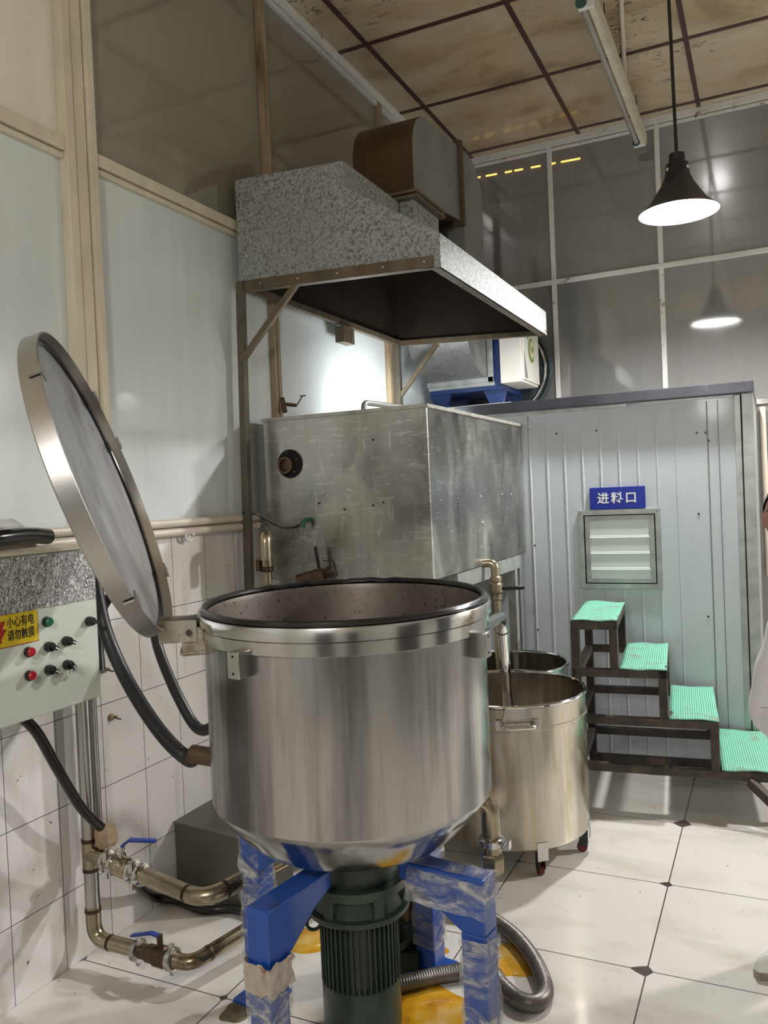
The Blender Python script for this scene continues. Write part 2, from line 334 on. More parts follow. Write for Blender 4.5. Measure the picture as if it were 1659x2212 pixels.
# ------------------------------------------------------------------ mesh helpers
class B:
    def __init__(s): s.b = bmesh.new(); s.mi = 0
    def face(s, vs):
        try:
            f = s.b.faces.new(vs); f.material_index = s.mi; return f
        except ValueError: return None
    def verts(s, pts): return [s.b.verts.new(p) for p in pts]
    def box(s, c, size, rz=0.0, mat=None):
        hx, hy, hz = size[0]/2, size[1]/2, size[2]/2
        R = mat if mat is not None else Matrix.Rotation(rz, 3, 'Z')
        v = s.verts([V(c)+R@V((x*hx, y*hy, z*hz)) for x in (-1, 1) for y in (-1, 1) for z in (-1, 1)])
        for q in ((0, 1, 3, 2), (4, 6, 7, 5), (0, 4, 5, 1), (2, 3, 7, 6), (0, 2, 6, 4), (1, 5, 7, 3)): s.face([v[i] for i in q])
        return s
    def span(s, a, b):
        return s.box([(p+q)/2 for p, q in zip(a, b)], [abs(q-p) for p, q in zip(a, b)])
    def bar(s, p, q, w, h=None, up=V((0, 0, 1))):
        p, q = V(p), V(q); d = (q-p); L = d.length; d.normalize(); h = h or w
        if abs(d.dot(up)) > 0.98: up = V((0, 1, 0))
        x = d.cross(up).normalized(); z = x.cross(d)
        return s.box((p+q)/2, (w, L, h), mat=Matrix((x, d, z)).transposed())
    def rings(s, rows, closed=True, cap0=True, cap1=True):
        vr = [s.verts(r) for r in rows]; n = len(rows[0])
        for i in range(len(vr)-1):
            for j in range(n if closed else n-1):
                k = (j+1) % n; s.face([vr[i][j], vr[i][k], vr[i+1][k], vr[i+1][j]])
        if cap0: s.face(vr[0][::-1])
        if cap1: s.face(vr[-1])
        return s
    def lathe(s, prof, c=(0, 0, 0), axis=V((0, 0, 1)), seg=48, cap0=True, cap1=True, warp=None):
        axis = V(axis).normalized(); a = axis.orthogonal().normalized()
        if abs(axis.z) > 0.999: a = V((1, 0, 0))
        b = axis.cross(a); c = V(c); rows = []
        for r, h in prof:
            rows.append([c+axis*h+(a*math.cos(2*PI*j/seg)+b*math.sin(2*PI*j/seg))*max(r, 1e-4) for j in range(seg)])
        if warp: rows = [[warp(p) for p in r] for r in rows]
        return s.rings(rows, True, cap0, cap1)
    def cyl(s, p, q, r, r2=None, seg=24, cap=True):
        p, q = V(p), V(q); d = q-p
        return s.lathe([(r, 0), (r2 if r2 is not None else r, d.length)], p, d, seg, cap, cap)
    def tube(s, pts, r, seg=14, ribs=None, cap=True, closed=False):
        pts = [V(p) for p in pts]; n = len(pts); rows = []; prev = None
        for i, p in enumerate(pts):
            if closed: d = pts[(i+1) % n]-pts[i-1]
            else: d = pts[min(i+1, n-1)]-pts[max(i-1, 0)]
            d.normalize()
            a = d.orthogonal().normalized() if prev is None else (prev-d*prev.dot(d)).normalized()
            prev = a; b = d.cross(a)
            rr = r(i/(n-1)) if callable(r) else r
            if ribs: rr *= (1.0 if (i % 2 == 0) else ribs)
            rows.append([p+(a*math.cos(2*PI*j/seg)+b*math.sin(2*PI*j/seg))*rr for j in range(seg)])
        if closed: rows.append(rows[0]); return s.rings(rows, True, False, False)
        return s.rings(rows, True, cap, cap)
    def prism(s, poly, d):
        """poly: list of 3D points, d: extrusion vector"""
        d = V(d); a = s.verts(poly); b = s.verts([V(p)+d for p in poly]); n = len(poly)
        s.face(a[::-1]); s.face(b)
        for i in range(n): s.face([a[i], a[(i+1) % n], b[(i+1) % n], b[i]])
        return s
    def sphere(s, c, r, seg=20, ring=12, sc=(1, 1, 1), f=None):
        rows = []
        for i in range(1, ring):
            th = PI*i/ring
            rows.append([V(c)+V((math.sin(th)*math.cos(2*PI*j/seg)*r*sc[0], math.sin(th)*math.sin(2*PI*j/seg)*r*sc[1], -math.cos(th)*r*sc[2])) for j in range(seg)])
        return s.rings(rows, True, True, True)
def curve(pts, n=24):
    """Catmull-Rom through pts"""
    pts = [V(p) for p in pts]; P = [pts[0]*2-pts[1]]+pts+[pts[-1]*2-pts[-2]]; out = []
    for i in range(1, len(P)-2):
        a, b, c, d = P[i-1:i+3]
        for k in range(n):
            t = k/n; out.append(0.5*((2*b)+(c-a)*t+(2*a-5*b+4*c-d)*t*t+(3*b-a-3*c+d)*t**3))
    out.append(pts[-1]); return out
def bend(pts, r, n=8):
    """polyline with its corners rounded to radius r"""
    pts = [V(p) for p in pts]; out = [pts[0]]
    for i in range(1, len(pts)-1):
        a, b, c = pts[i-1], pts[i], pts[i+1]; u, w = (a-b).normalized(), (c-b).normalized()
        k = min(r, (a-b).length*0.49, (c-b).length*0.49); p, q = b+u*k, b+w*k
        for j in range(n+1):
            t = j/n; out.append(p*(1-t)**2+b*2*t*(1-t)+q*t*t)
    out.append(pts[-1]); return out
def resample(pts, step):
    out = [pts[0]]; acc = 0
    for a, b in zip(pts, pts[1:]):
        L = (b-a).length; d = step-acc
        while d <= L: out.append(a+(b-a)*(d/L)); d += step
        acc = L-(d-step)
    out.append(pts[-1]); return out
def origin(o):
    p = V((0, 0, 0))
    while o is not None: p = p+o.location; o = o.parent
    return p
def obj(name, b, mat, parent=None, smooth=35, bev=0.0, label=None):
    bmesh.ops.recalc_face_normals(b.b, faces=b.b.faces)
    me = bpy.data.meshes.new(name); b.b.to_mesh(me); b.b.free()
    for m in (mat if isinstance(mat, (list, tuple)) else [mat]): me.materials.append(M[m] if isinstance(m, str) else m)
    if smooth:
        me.polygons.foreach_set('use_smooth', [True]*len(me.polygons)); me.set_sharp_from_angle(angle=math.radians(smooth))
    o = bpy.data.objects.new(name, me); C.objects.link(o)
    if parent is not None:
        o.parent = parent; me.transform(Matrix.Translation(-origin(parent)))
    if bev:
        md = o.modifiers.new('bevel', 'BEVEL'); md.width = bev; md.segments = 2; md.limit_method = 'ANGLE'; md.angle_limit = math.radians(40)
    if label: o['label'] = label
    return o
def tag(o, label, cat, group=None):
    o['label'] = label; o['category'] = cat
    if group: o['group'] = group
    return o
def thing(name, label, cat, loc=(0, 0, 0), group=None):
    o = bpy.data.objects.new(name, None); C.objects.link(o); o.location = loc; o.empty_display_size = 0.1
    return tag(o, label, cat, group)
def each(name, shapes, mat, parent, smooth=35, bev=0.0, label=None):
    return [obj(name, x, mat, parent, smooth, bev, label) for x in shapes]
def struct(name, b, mat, smooth=0, bev=0.0):
    o = obj(name, b, mat, None, smooth, bev); o['kind'] = 'structure'; o['label'] = name.replace('_', ' '); return o
def copy_tree(o, parent=None):
    c = o.copy(); C.objects.link(c); c.parent = parent
    for ch in [x for x in bpy.data.objects if x.parent == o]: copy_tree(ch, c)
    return c
def text_mesh(name, body, size, origin_pt, xdir, ydir, mat, parent, bold=0.0, depth=0.001, spacing=1.0, sx=1.0):
    cu = bpy.data.curves.new(name, 'FONT'); cu.body = body; cu.size = size; cu.align_x = 'CENTER'; cu.align_y = 'CENTER'
    cu.extrude = depth; cu.offset = bold; cu.space_character = spacing
    to = bpy.data.objects.new(name+'_curve', cu); C.objects.link(to)
    bpy.context.view_layer.update()
    me = bpy.data.meshes.new_from_object(to.evaluated_get(bpy.context.evaluated_depsgraph_get()))
    bpy.data.objects.remove(to)
    x, y = V(xdir).normalized(), V(ydir).normalized(); z = x.cross(y)
    mw = Matrix.Translation(origin_pt) @ Matrix((x*sx, y, z)).transposed().to_4x4()
    me.transform(mw); me.materials.clear(); me.materials.append(M[mat])
    o = bpy.data.objects.new(name, me); C.objects.link(o)
    if parent is not None: o.parent = parent; me.transform(Matrix.Translation(-origin(parent)))
    return o

# ------------------------------------------------------------------ room shell
XL, XR, YB, YR, ZC = -2.187, 2.6, 6.069, -2.4, 4.10
ZT = 1.445
struct('floor', B().span((XL-0.1, YR-0.1, -0.1), (XR+0.1, YB+0.1, 0)), 'floor')
def ceiling():
    b = B(); b.span((XL-0.1, YR-0.1, ZC), (XR+0.1, YB+0.1, ZC+0.1)); b.mi = 1
    xs = [-1.98+0.812*i for i in range(6)]; ys = [5.95-0.86*i for i in range(10)]
    for x in xs: b.span((x-0.014, YR, ZC-0.006), (x+0.014, YB, ZC))
    for y in ys: b.span((XL, y-0.014, ZC-0.0062), (XR, y+0.014, ZC))
    struct('ceiling', b, ['ceiling', 'grid'])
ceiling()
wl = B(); wl.span((XL-0.12, YR-0.1, 0), (XL, YB+0.1, ZT)); wl.mi = 1; wl.span((XL-0.12, YR-0.1, ZT), (XL-0.012, YB+0.1, 2.81))
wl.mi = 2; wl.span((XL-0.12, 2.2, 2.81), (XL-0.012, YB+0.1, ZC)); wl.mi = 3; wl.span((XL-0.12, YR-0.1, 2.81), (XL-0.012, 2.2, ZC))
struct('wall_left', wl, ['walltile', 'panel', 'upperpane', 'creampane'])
struct('wall_back', B().span((XL-0.1, YB, 0), (XR+0.1, YB+0.12, ZC)), 'backpanel')
struct('wall_right', B().span((XR, YR-0.1, 0), (XR+0.1, YB+0.1, ZC)), 'plaster')
M['door'] = simple('added_dark_panel', (0.05, 0.05, 0.055), 0.5, 0, 0.2, 3)  # added unseen dark panels, mirrored as dark bands in the kettle
for k_, (a_, c_) in enumerate((((XR-0.03, 0.2, 0), (XR, 1.5, 2.1)), ((XR-0.03, 2.4, 0), (XR, 3.3, 2.1)), ((-0.6, YR, 0), (0.5, YR+0.03, 2.1)), ((1.3, YR, 0), (2.2, YR+0.03, 2.1)))):
    struct('door_%d' % (k_+1), B().span(a_, c_), 'door')
struct('wall_rear', B().span((XL-0.1, YR-0.1, 0), (XR+0.1, YR, ZC)), 'plaster')
tn = [0]
def trim(a, b, mat='cream', bev=0.003, extra=None):
    tn[0] += 1; q = B().span(a, b)
    if extra:
        for e in extra: q.span(*e)
    return struct('trim_%d' % tn[0], q, mat, 0, bev)
# left wall: heavy post, slim posts, rails, ceiling strip
trim((XL-0.012, 2.135, ZT), (XL+0.03, 2.175, ZC), 'cream', extra=[((XL-0.012, 2.182, ZT), (XL+0.022, 2.235, ZC)), ((XL-0.012, 2.240, ZT), (XL+0.034, 2.275, ZC))])
trim((XL-0.012, 3.42, ZT), (XL+0.02, 3.475, ZC), 'rusty_cream', extra=[((XL-0.012, 3.44, ZT), (XL+0.028, 3.46, ZC))])
trim((XL-0.012, 4.77, ZT), (XL+0.02, 4.82, ZC), 'rusty_cream')
trim((XL-0.012, 0.93, ZT), (XL+0.025, 1.0, ZC), 'cream')
for y0, y1 in ((YR, 0.93), (1.0, 2.135), (2.275, 3.42), (3.475, 4.77), (4.82, YB)):
    trim((XL-0.012, y0, 2.79), (XL+0.022, y1, 2.835), 'cream', extra=[((XL-0.012, y0, 2.765), (XL+0.012, y1, 2.785))])
trim((XL-0.012, YR, ZC-0.055), (XL+0.03, YB, ZC), 'whitetrim', extra=[((XL-0.012, YR, ZC-0.075), (XL+0.014, YB, ZC-0.06))])
# back wall
for x in (-2.155, -1.392, -0.637, 0.12, 0.88):
    trim((x-0.017, YB-0.018, 0), (x+0.017, YB, ZC), 'whitetrim')
trim((XL, YB-0.022, 3.05), (XR, YB, 3.085), 'whitetrim')
trim((XL, YB-0.028, ZC-0.05), (XR, YB, ZC), 'whitetrim', extra=[((XL, YB-0.02, ZC-0.075), (XR, YB, ZC-0.055))])
trim((XL, YB-0.03, 2.05), (XR, YB, 2.09), 'shiny')
# glowing dashes set on the wall, imitating lights seen in its glass
ls = thing('glass_glints', 'row of thin orange glowing dashes imitating lights seen in the back glazing', 'light glint', at(1140, 365, Y=YB-0.004))
for x0, x1 in ((0, 0.05), (0.09, 0.17), (0.23, 0.28), (0.30, 0.36), (0.42, 0.49), (0.56, 0.60), (0.64, 0.78)):
    obj('dash', B().bar(at(1023+x0*295, 385-x0*55, Y=YB-0.004), at(1023+x1*295, 385-x1*55, Y=YB-0.004), 0.004, 0.010), 'glow', ls, 0)
# twin cream conduits along the top of the tiles
for z, nm in ((1.475, 'upper'), (1.437, 'lower')):
    o = obj('conduit_pipe', B().cyl((XL+0.022, -1.5, z), (XL+0.022, 3.2, z), 0.0165, seg=16), 'pipe_plastic')
    tag(o, 'cream plastic conduit along the wall above the tiles, %s of two' % nm, 'pipe')
# conduit and pipe beyond the cabin's right edge
tag(obj('conduit_pipe', B().cyl((-0.022, 6.02, 0.9), (-0.03, 6.02, 2.03), 0.022, seg=16), 'pipe_plastic'), 'upright cream pipe on the back wall beyond the grey cabin corner', 'pipe')
b = B().cyl(at(1350, 175, Z=ZC-0.012), at(1336, -120, Z=ZC-0.012), 0.013, seg=12)
tag(obj('ceiling_conduit', b, 'pipe_plastic'), 'thin cream conduit fixed across the ceiling beside the tube light', 'pipe')

# ------------------------------------------------------------------ mixing kettle
KC = V((-1.098, 2.04, 0)); KZ, KS, KB = 1.257, 0.734, 0.612
KR, RING = 0.393, 0.41
A0 = math.radians(-8)            # the leg frame's turn
def tilt(p):
    if p.z <= KS: return p
    k = min((p.z-KS)/(KZ-KS), 1.2); return V((p.x, p.y, p.z+k*(-0.010*(p.x-KC.x)+0.022*(p.y-KC.y))))
kt = thing('mixing_kettle', 'large stainless steel mixing kettle with lid swung open, on blue legs', 'kettle', KC)
def sub_thing(): pass
body = obj('body', B().lathe([(KR, KS), (KR, KS+0.05), (KR, KS+0.18), (KR, KZ-0.05), (KR, KZ)], KC, seg=96, cap0=False, cap1=False, warp=tilt), 'kettle', kt)
inn = B().lathe([(0.02, KS+0.02), (0.25, KS+0.03), (0.35, KS+0.08), (0.375, KS+0.15), (0.380, KZ-0.02), (0.384, KZ-0.004)], KC, seg=96, cap0=True, cap1=False, warp=tilt)
obj('inner_bowl', inn, 'kettle_in', kt, label='stained brown inside of the bowl')
b = B().lathe([(0.386, KZ-0.004), (RING-0.002, KZ-0.002), (RING, KZ-0.006), (RING, KZ-0.036), (KR+0.001, KZ-0.038)], KC, seg=96, cap0=False, cap1=False, warp=tilt)
obj('rim_band', b, 'band', kt)
b = B().lathe([(KR, KZ-0.040), (RING-0.006, KZ-0.040), (RING-0.006, KZ-0.072), (RING-0.012, KZ-0.076), (KR-0.002, KZ-0.076)], KC, seg=96, cap0=False, cap1=False, warp=tilt)
obj('lower_band', b, 'band', kt)
pts = []
for i in range(144):
    a = 2*PI*i/144; w = mn.noise(V((math.cos(a)*3, math.sin(a)*3, 0)))
    rough = 1.0 if 1.6 < a < 2.9 else 0.15
    pts.append(tilt(V((KC.x+math.cos(a)*(0.393+0.004*w*rough), KC.y+math.sin(a)*(0.393+0.004*w*rough), KZ+0.004+0.006*mn.noise(V((a*9, 0, 0)))*rough))))
obj('gasket', B().tube(pts, 0.0095, 10, closed=True), 'rubber', kt, label='black rubber rim gasket')
cone = [(KR, KS), (KR-0.004, KS-0.012), (0.355, KS-0.052), (0.325, KS-0.085), (0.300, KB+0.012), (0.285, KB), (0.10, KB-0.004)]
obj('cone_bottom', B().lathe(cone, KC, seg=96, cap0=False), 'cone', kt)
# latch blocks
for (px, py) in ((528, 1432), (1026, 1391)):
    h = hit_cyl(px, py, KC, KR); n = V((h.x-KC.x, h.y-KC.y, 0)).normalized()
    ang = math.atan2(n.y, n.x); c = V((KC.x, KC.y, h.z))+n*(KR+0.018)
    lb = obj('latch_block', B().box(c, (0.040, 0.040, 0.066), ang), 'steel', kt, bev=0.002)
    each('bolt_hole', [B().cyl(c+n*0.0195+V((0, 0, dz)), c+n*0.0206+V((0, 0, dz)), 0.0035, seg=10) for dz in (-0.02, 0.022)], 'void', lb)
# lid: raised, facing right
LC = V((-1.586, 1.666, 1.6125)); LN = V((0.793, 0.519, 0.318)).normalized(); LR = 0.42
la = LN.cross(V((0, 0, 1))).normalized(); lb_ = LN.cross(la)      # lb_ points to the lowest point
def lidp(ang, r, d): return LC+(la*math.sin(ang)+lb_*math.cos(ang))*r+LN*d
def lid_ring(prof):
    return [[lidp(2*PI*j/96, r, d) for j in range(96)] for r, d in prof]
lid = obj('lid', B().rings(lid_ring([(0.004, -0.039), (0.30, -0.038), (0.385, -0.036), (0.404, -0.034)]), True, True, False), 'lidsteel', kt, label='raised round lid, hinged on the left of the kettle')
obj('lid_rim', B().rings(lid_ring([(0.404, -0.034), (0.411, -0.033), (LR-0.004, 0.0), (LR, -0.001), (LR, -0.046), (LR-0.003, -0.049), (0.30, -0.056), (0.01, -0.062)]), True, False, True), 'lidrim', lid)
obj('lid_seal', B().tube([lidp(2*PI*j/72, 0.405, -0.031) for j in range(72)], 0.006, 8, closed=True), 'rubber', lid)
for (px, py) in ((76, 785), (204, 848), (256, 952), (363, 1243), (295, 1303)):
    d = ray(px, py); t = (LC-EYE).dot(LN)/d.dot(LN); q = EYE+d*t-LC
    a = math.atan2(q.dot(la), q.dot(lb_))
    r_, t_ = (la*math.sin(a)+lb_*math.cos(a)), (la*math.cos(a)-lb_*math.sin(a))
    c = lidp(a, LR, 0)
    b = B().box(c+r_*0.006-LN*0.012, (0.006, 0.030, 0.030), mat=Matrix((r_, t_, LN)).transposed())
    b.box(c-r_*0.006+LN*0.004, (0.030, 0.034, 0.004), mat=Matrix((r_, t_, LN)).transposed())
    obj('latch_tab', b, 'lidrim', lid)
# hinge between lid foot and kettle
lowest = lidp(0, LR, -0.02); hd = V((KC.x-lowest.x, KC.y-lowest.y, 0)).normalized(); hs = V((-hd.y, hd.x, 0))
hang = math.atan2(hd.y, hd.x)
hg = obj('hinge_bracket', B().box(V((KC.x, KC.y, KZ-0.075))-hd*(KR+0.028), (0.062, 0.09, 0.075), hang).box(V((KC.x, KC.y, KZ-0.105))-hd*(KR+0.03), (0.07, 0.10, 0.006), hang), 'hinge', kt, bev=0.002, label='grimy hinge bracket')
for s_ in (-0.05, 0.05):
    a1, a2 = lowest+hs*s_+V((0, 0, 0.005)), V((KC.x, KC.y, KZ-0.045))-hd*(KR+0.02)+hs*s_
    obj('hinge_plate', B().bar(a1-hd*0.01, a2, 0.005, 0.058), 'hinge', hg)
obj('hinge_pin', B().cyl(V((KC.x, KC.y, KZ-0.048))-hd*(KR+0.04)-hs*0.064, V((KC.x, KC.y, KZ-0.048))-hd*(KR+0.04)+hs*0.064, 0.008, seg=12), 'rust', hg)
obj('hinge_arm', B().bar(lowest+V((0, 0, 0.012)), V((KC.x, KC.y, KZ-0.016))-hd*(KR+0.0), 0.07, 0.014), 'rust', hg)
# legs
def kpt(r, ang, z): return V((KC.x+r*math.cos(ang), KC.y+r*math.sin(ang), z))
LEGTOP = 0.56
for i, nm in enumerate(('back', 'left', 'front', 'right')):
    ang = A0+PI/2+i*PI/2
    rd = V((math.cos(ang), math.sin(ang), 0)); c = kpt(0.385, ang, 0)
    b = B().box(c+V((0, 0, (LEGTOP-0.145)/2+0.005)), (0.070, 0.070, LEGTOP-0.155), ang)
    poly = [c+rd*0.035+V((0, 0, LEGTOP)), c-rd*0.22+V((0, 0, LEGTOP)), c-rd*0.22+V((0, 0, LEGTOP-0.045)), c-rd*0.15+V((0, 0, LEGTOP-0.070)), c-rd*0.035+V((0, 0, LEGTOP-0.145)), c+rd*0.035+V((0, 0, LEGTOP-0.145))]
    sd = V((-rd.y, rd.x, 0)); b.prism([p-sd*0.0349 for p in poly], sd*0.0698)
    lg = obj('leg', b, 'blue', kt, smooth=0, bev=0.004)
    obj('foot_plate', B().box(c+V((0, 0, 0.006)), (0.13, 0.13, 0.012), ang), 'blue', lg, bev=0.002)
    spans = {'front': [(0.015, 0.425)], 'right': [(0.015, 0.40), (0.49, 0.55)], 'left': [(0.05, 0.55)], 'back': [(0.09, 0.55)]}[nm]
    for z0, z1 in spans:
        rows = []; n = max(6, int((z1-z0)/0.012))
        for k in range(n+1):
            z = z0+(z1-z0)*k/n; row = []
            for j in range(32):
                th = 2*PI*j/32; cx, cy = math.cos(th), math.sin(th); m_ = max(abs(cx), abs(cy))
                w = 0.040+0.006*mn.noise(V((cx*1.5, cy*1.5+i*7, z*16+th)))+0.004*mn.noise(V((cx*4, cy*4, z*40+i)))
                q = V((cx/m_*w, cy/m_*w, 0)); q = Matrix.Rotation(ang, 3, 'Z')@q
                row.append(c+q+V((0, 0, z+0.006*mn.noise(V((th, z*9, i))))))
            rows.append(row)
        obj('wrapping_film', B().rings(rows, True, False, False), 'film', lg, label='torn clear film wrapped round the leg')
    if nm == 'front':
        rows = []
        for k in range(7):
            z = 0.355+0.075*k/6
            rows.append([c+Matrix.Rotation(ang, 3, 'Z')@V((math.cos(2*PI*j/32)/max(abs(math.cos(2*PI*j/32)), abs(math.sin(2*PI*j/32)))*w_, math.sin(2*PI*j/32)/max(abs(math.cos(2*PI*j/32)), abs(math.sin(2*PI*j/32)))*w_, 0))+V((0, 0, z+0.012*mn.noise(V((j*0.5, k*0.4, 9))))) for j in range(32) for w_ in (0.0435+0.006*mn.noise(V((j*0.7, k*0.9, 2))),)])
        obj('stained_film', B().rings(rows, True, False, False), 'stainfilm', lg, label='film stained brown at its torn top edge')
# torn film flap over the right-hand arm
c = kpt(0.355, A0, 0.56); rows = []
for k in range(7):
    rows.append([V((c.x, c.y, 0))+Matrix.Rotation(A0, 3, 'Z')@V((-0.16+0.04*k, (-0.062+0.0207*j), 0)) + V((0, 0, 0.572-0.10*abs((j-3)/3)**3+0.012*mn.noise(V((k*0.7, j*0.8, 3))))) for j in range(7)])
obj('film_flap', B().rings(rows, False, False, False), 'film', kt)
# gearbox and motor hanging below
mo = obj('motor', B().lathe([(0.085, 0.18), (0.100, 0.183), (0.100, 0.385), (0.088, 0.39)], KC, seg=48), 'motor', kt, label='dark green finned motor below the bowl')
for k in range(44):
    a = 2*PI*k/44; obj('cooling_fin', B().box(kpt(0.105, a, 0.285), (0.016, 0.005, 0.200), a), 'motor', mo, smooth=0)
obj('fan_cover', B().lathe([(0.02, 0.015), (0.085, 0.02), (0.108, 0.04), (0.112, 0.06), (0.112, 0.188), (0.108, 0.190)], KC, seg=48), 'motor', mo)
obj('flange', B().lathe([(0.10, 0.384), (0.144, 0.386), (0.147, 0.390), (0.147, 0.402), (0.130, 0.405), (0.120, 0.43), (0.120, 0.455), (0.144, 0.458), (0.144, 0.482), (0.10, 0.484)], KC, seg=56), 'motor', mo)
for k in range(6):
    a = A0+PI/6+2*PI*k/6; obj('flange_web', B().box(kpt(0.126, a, 0.43), (0.026, 0.03, 0.06), a), 'motor', mo, smooth=0)
obj('gearbox', B().lathe([(0.10, 0.48), (0.118, 0.484), (0.120, 0.60), (0.126, 0.605), (0.126, 0.616)], KC, seg=48), 'motor', mo)
e = kpt(0.107, math.radians(215), 0.35); ex = V((math.cos(math.radians(215)), math.sin(math.radians(215)), 0))
obj('lifting_eye', B().tube([e+ex*(0.022+0.02*math.cos(t))+V((0, 0, 0.02*math.sin(t))) for t in [2*PI*j/24 for j in range(24)]], 0.005, 8, closed=True), 'motor', mo)
# drain elbow at the lower right of the bowl
d0 = V((KC.x, KC.y, 0))
pa = kpt(0.30, math.radians(18), 0.685); pb = kpt(0.385, math.radians(18), 0.685)
de = obj('drain_elbow', B().tube(bend([pa, pb, pb-V((0, 0, 0.20))], 0.07), 0.026, 20), 'brass', kt)
b = B().lathe([(0.03, 0.0), (0.038, 0.004), (0.038, 0.022), (0.03, 0.026)], pb-V((0, 0, 0.125)), seg=28)
b.box(pb+V((0.042, -0.01, -0.112)), (0.03, 0.02, 0.022)); b.cyl(pb+V((0.045, -0.03, -0.112)), pb+V((0.045, 0.02, -0.112)), 0.005, seg=10)
obj('pipe_clamp', b, 'shiny', de)
obj('pipe_nut', B().lathe([(0.03, 0), (0.034, 0.01), (0.034, 0.05), (0.03, 0.055)], pb-V((0, 0, 0.20)), seg=6), 'brass', de)
# siphon tube from the kettle over to the pot
sp = hit_cyl(1066, 1350, KC, KR); n = V((0.86, 0.5, 0))
s0 = kpt(KR-0.004, math.radians(42), 1.13); s1 = at(1083, 1330, Y=3.03); s2 = at(1097, 1512, Y=3.24); s3 = s2+(s2-s1).normalized()*0.14
ot = obj('outlet_tube', B().tube(bend([s0, s1, s2, s3], 0.07), 0.0215, 18), 'shiny', kt, label='shiny outlet tube running down into the stock pot')
w1 = s1+(s2-s1)*0.17; obj('tube_weld', B().cyl(w1, w1+(s2-s1)*0.012, 0.0225, seg=18), 'weld', ot)

# hoses between cabinet and kettle
def hose(name, pts, r, label, ribs=True, mat='hose'):
    p = curve(pts, 20); p = resample(p, 0.0042 if ribs else 0.02)
    return tag(obj(name, B().tube(p, r, 14, ribs=0.945 if ribs else None), mat), label, 'hose')
kl = kpt(KR, math.radians(206), 0.83)
h1 = [V((-2.03, 2.03, 1.33)), at(226, 1355, X=-1.98), at(262, 1445, X=-1.90), at(310, 1530, X=-1.78), at(362, 1600, X=-1.66), at(408, 1640, X=-1.57), kl+V((-0.06, -0.005, 0.0))]
hose('corrugated_hose', h1, 0.0225, 'thick black corrugated hose curving from the cabinet into the kettle side', True)
e1 = kl+V((-0.07, -0.006, 0.003))
obj('hose_fitting', B().cyl(e1, kl+V((0.03, 0.003, -0.005)), 0.026, seg=16), 'rustpipe', kt)
k2 = kpt(KR+0.005, math.radians(190), 0.90)
h2 = [at(217, 1450, X=-2.06), at(213, 1390, X=-2.08), at(216, 1330, X=-2.08), at(240, 1287, X=-2.06), at(285, 1272, X=-2.0), at(322, 1320, X=-1.92), at(345, 1410, X=-1.84), at(385, 1505, X=-1.72), at(430, 1575, X=-1.62), k2]
hose('corrugated_hose', h2, 0.0175, 'thinner black corrugated hose looping up behind the lid', True)

# ------------------------------------------------------------------ control cabinet
CX, CY0, CY1, CZ0, CZ1 = -1.95, 1.02, 1.957, 0.947, 1.424
cb = thing('control_cabinet', 'pale green electrical control cabinet with buttons, hung on the wall', 'cabinet', (CX-0.11, (CY0+CY1)/2, CZ0))
obj('body', B().span((XL+0.045, CY0, CZ0), (CX, CY1, CZ1)), 'cabinet', cb, smooth=0, bev=0.004)
obj('top_lip', B().span((XL+0.045, CY0-0.003, CZ1), (CX+0.006, CY1+0.003, CZ1+0.010)), 'cream', cb, smooth=0)
fb = B(); rows = []
for i in range(41):
    y = CY0+0.01+(CY1-CY0-0.014)*i/40
    rows.append([V((CX+0.002, y, CZ1-0.004)), V((CX+0.002, y, 1.262+0.004*mn.noise(V((y*20, 0, 0)))))])
fb.rings(rows, False, False, False)
obj('foil_sheet', fb, 'foil', cb, smooth=0, label='crinkled silver foil sheet across the top of the door')
# warning sticker
P0 = at(0, 1352, X=CX)
sy1 = at(81, 1350, X=CX).y; st = at(81, 1316, X=CX).z; sb_ = at(81, 1384, X=CX).z; sy0 = sy1-0.195
sk = obj('warning_sticker', B().span((CX+0.0005, sy0, sb_), (CX+0.002, sy1, st)), 'redink', cb, smooth=0)
obj('sticker_face', B().span((CX+0.001, sy0+0.002, sb_+0.002), (CX+0.0026, sy1-0.002, st-0.0005)), 'yellow', sk, smooth=0, label='yellow sticker with black characters')
zs = st-sb_
for k, s_ in enumerate(('小心有电', '请勿触摸')):
    text_mesh('lettering', s_, zs*0.36, V((CX+0.003, sy1-0.061, st-zs*(0.28+0.40*k))), (0, 1, 0), (0, 0, 1), 'ink', sk, 0.00025, 0.0004, 1.0, 0.72)
bz = (st+sb_)/2; by = sy1-0.140
bolt = [(0.016, 0.030), (0.000, 0.030), (-0.016, -0.004), (-0.002, -0.004), (-0.012, -0.024), (-0.018, -0.022), (-0.012, -0.040), (0.004, -0.026), (-0.004, -0.026), (0.020, 0.006), (0.004, 0.006)]
obj('lightning_bolt', B().prism([V((CX+0.0026, by+y*0.95+0.012, bz+z*0.95)) for y, z in bolt], (0.0008, 0, 0)), 'redink', sk, smooth=0)
XD = V((1, 0, 0))
def button(px, py, mat, label):
    c = at(px, py, X=CX); c.x = CX
    o = obj('push_button', B().lathe([(0.0150, 0), (0.0160, 0.003), (0.0150, 0.010), (0.0135, 0.011)], c, XD, 24), 'black', cb, label=label)
    obj('button_cap', B().lathe([(0.0128, 0.010), (0.0128, 0.018), (0.0105, 0.021)], c, XD, 24), mat, o)
button(99, 1343, 'green', 'green push button'); button(60, 1408, 'red', 'upper red push button'); button(62, 1459, 'red', 'lower red push button')
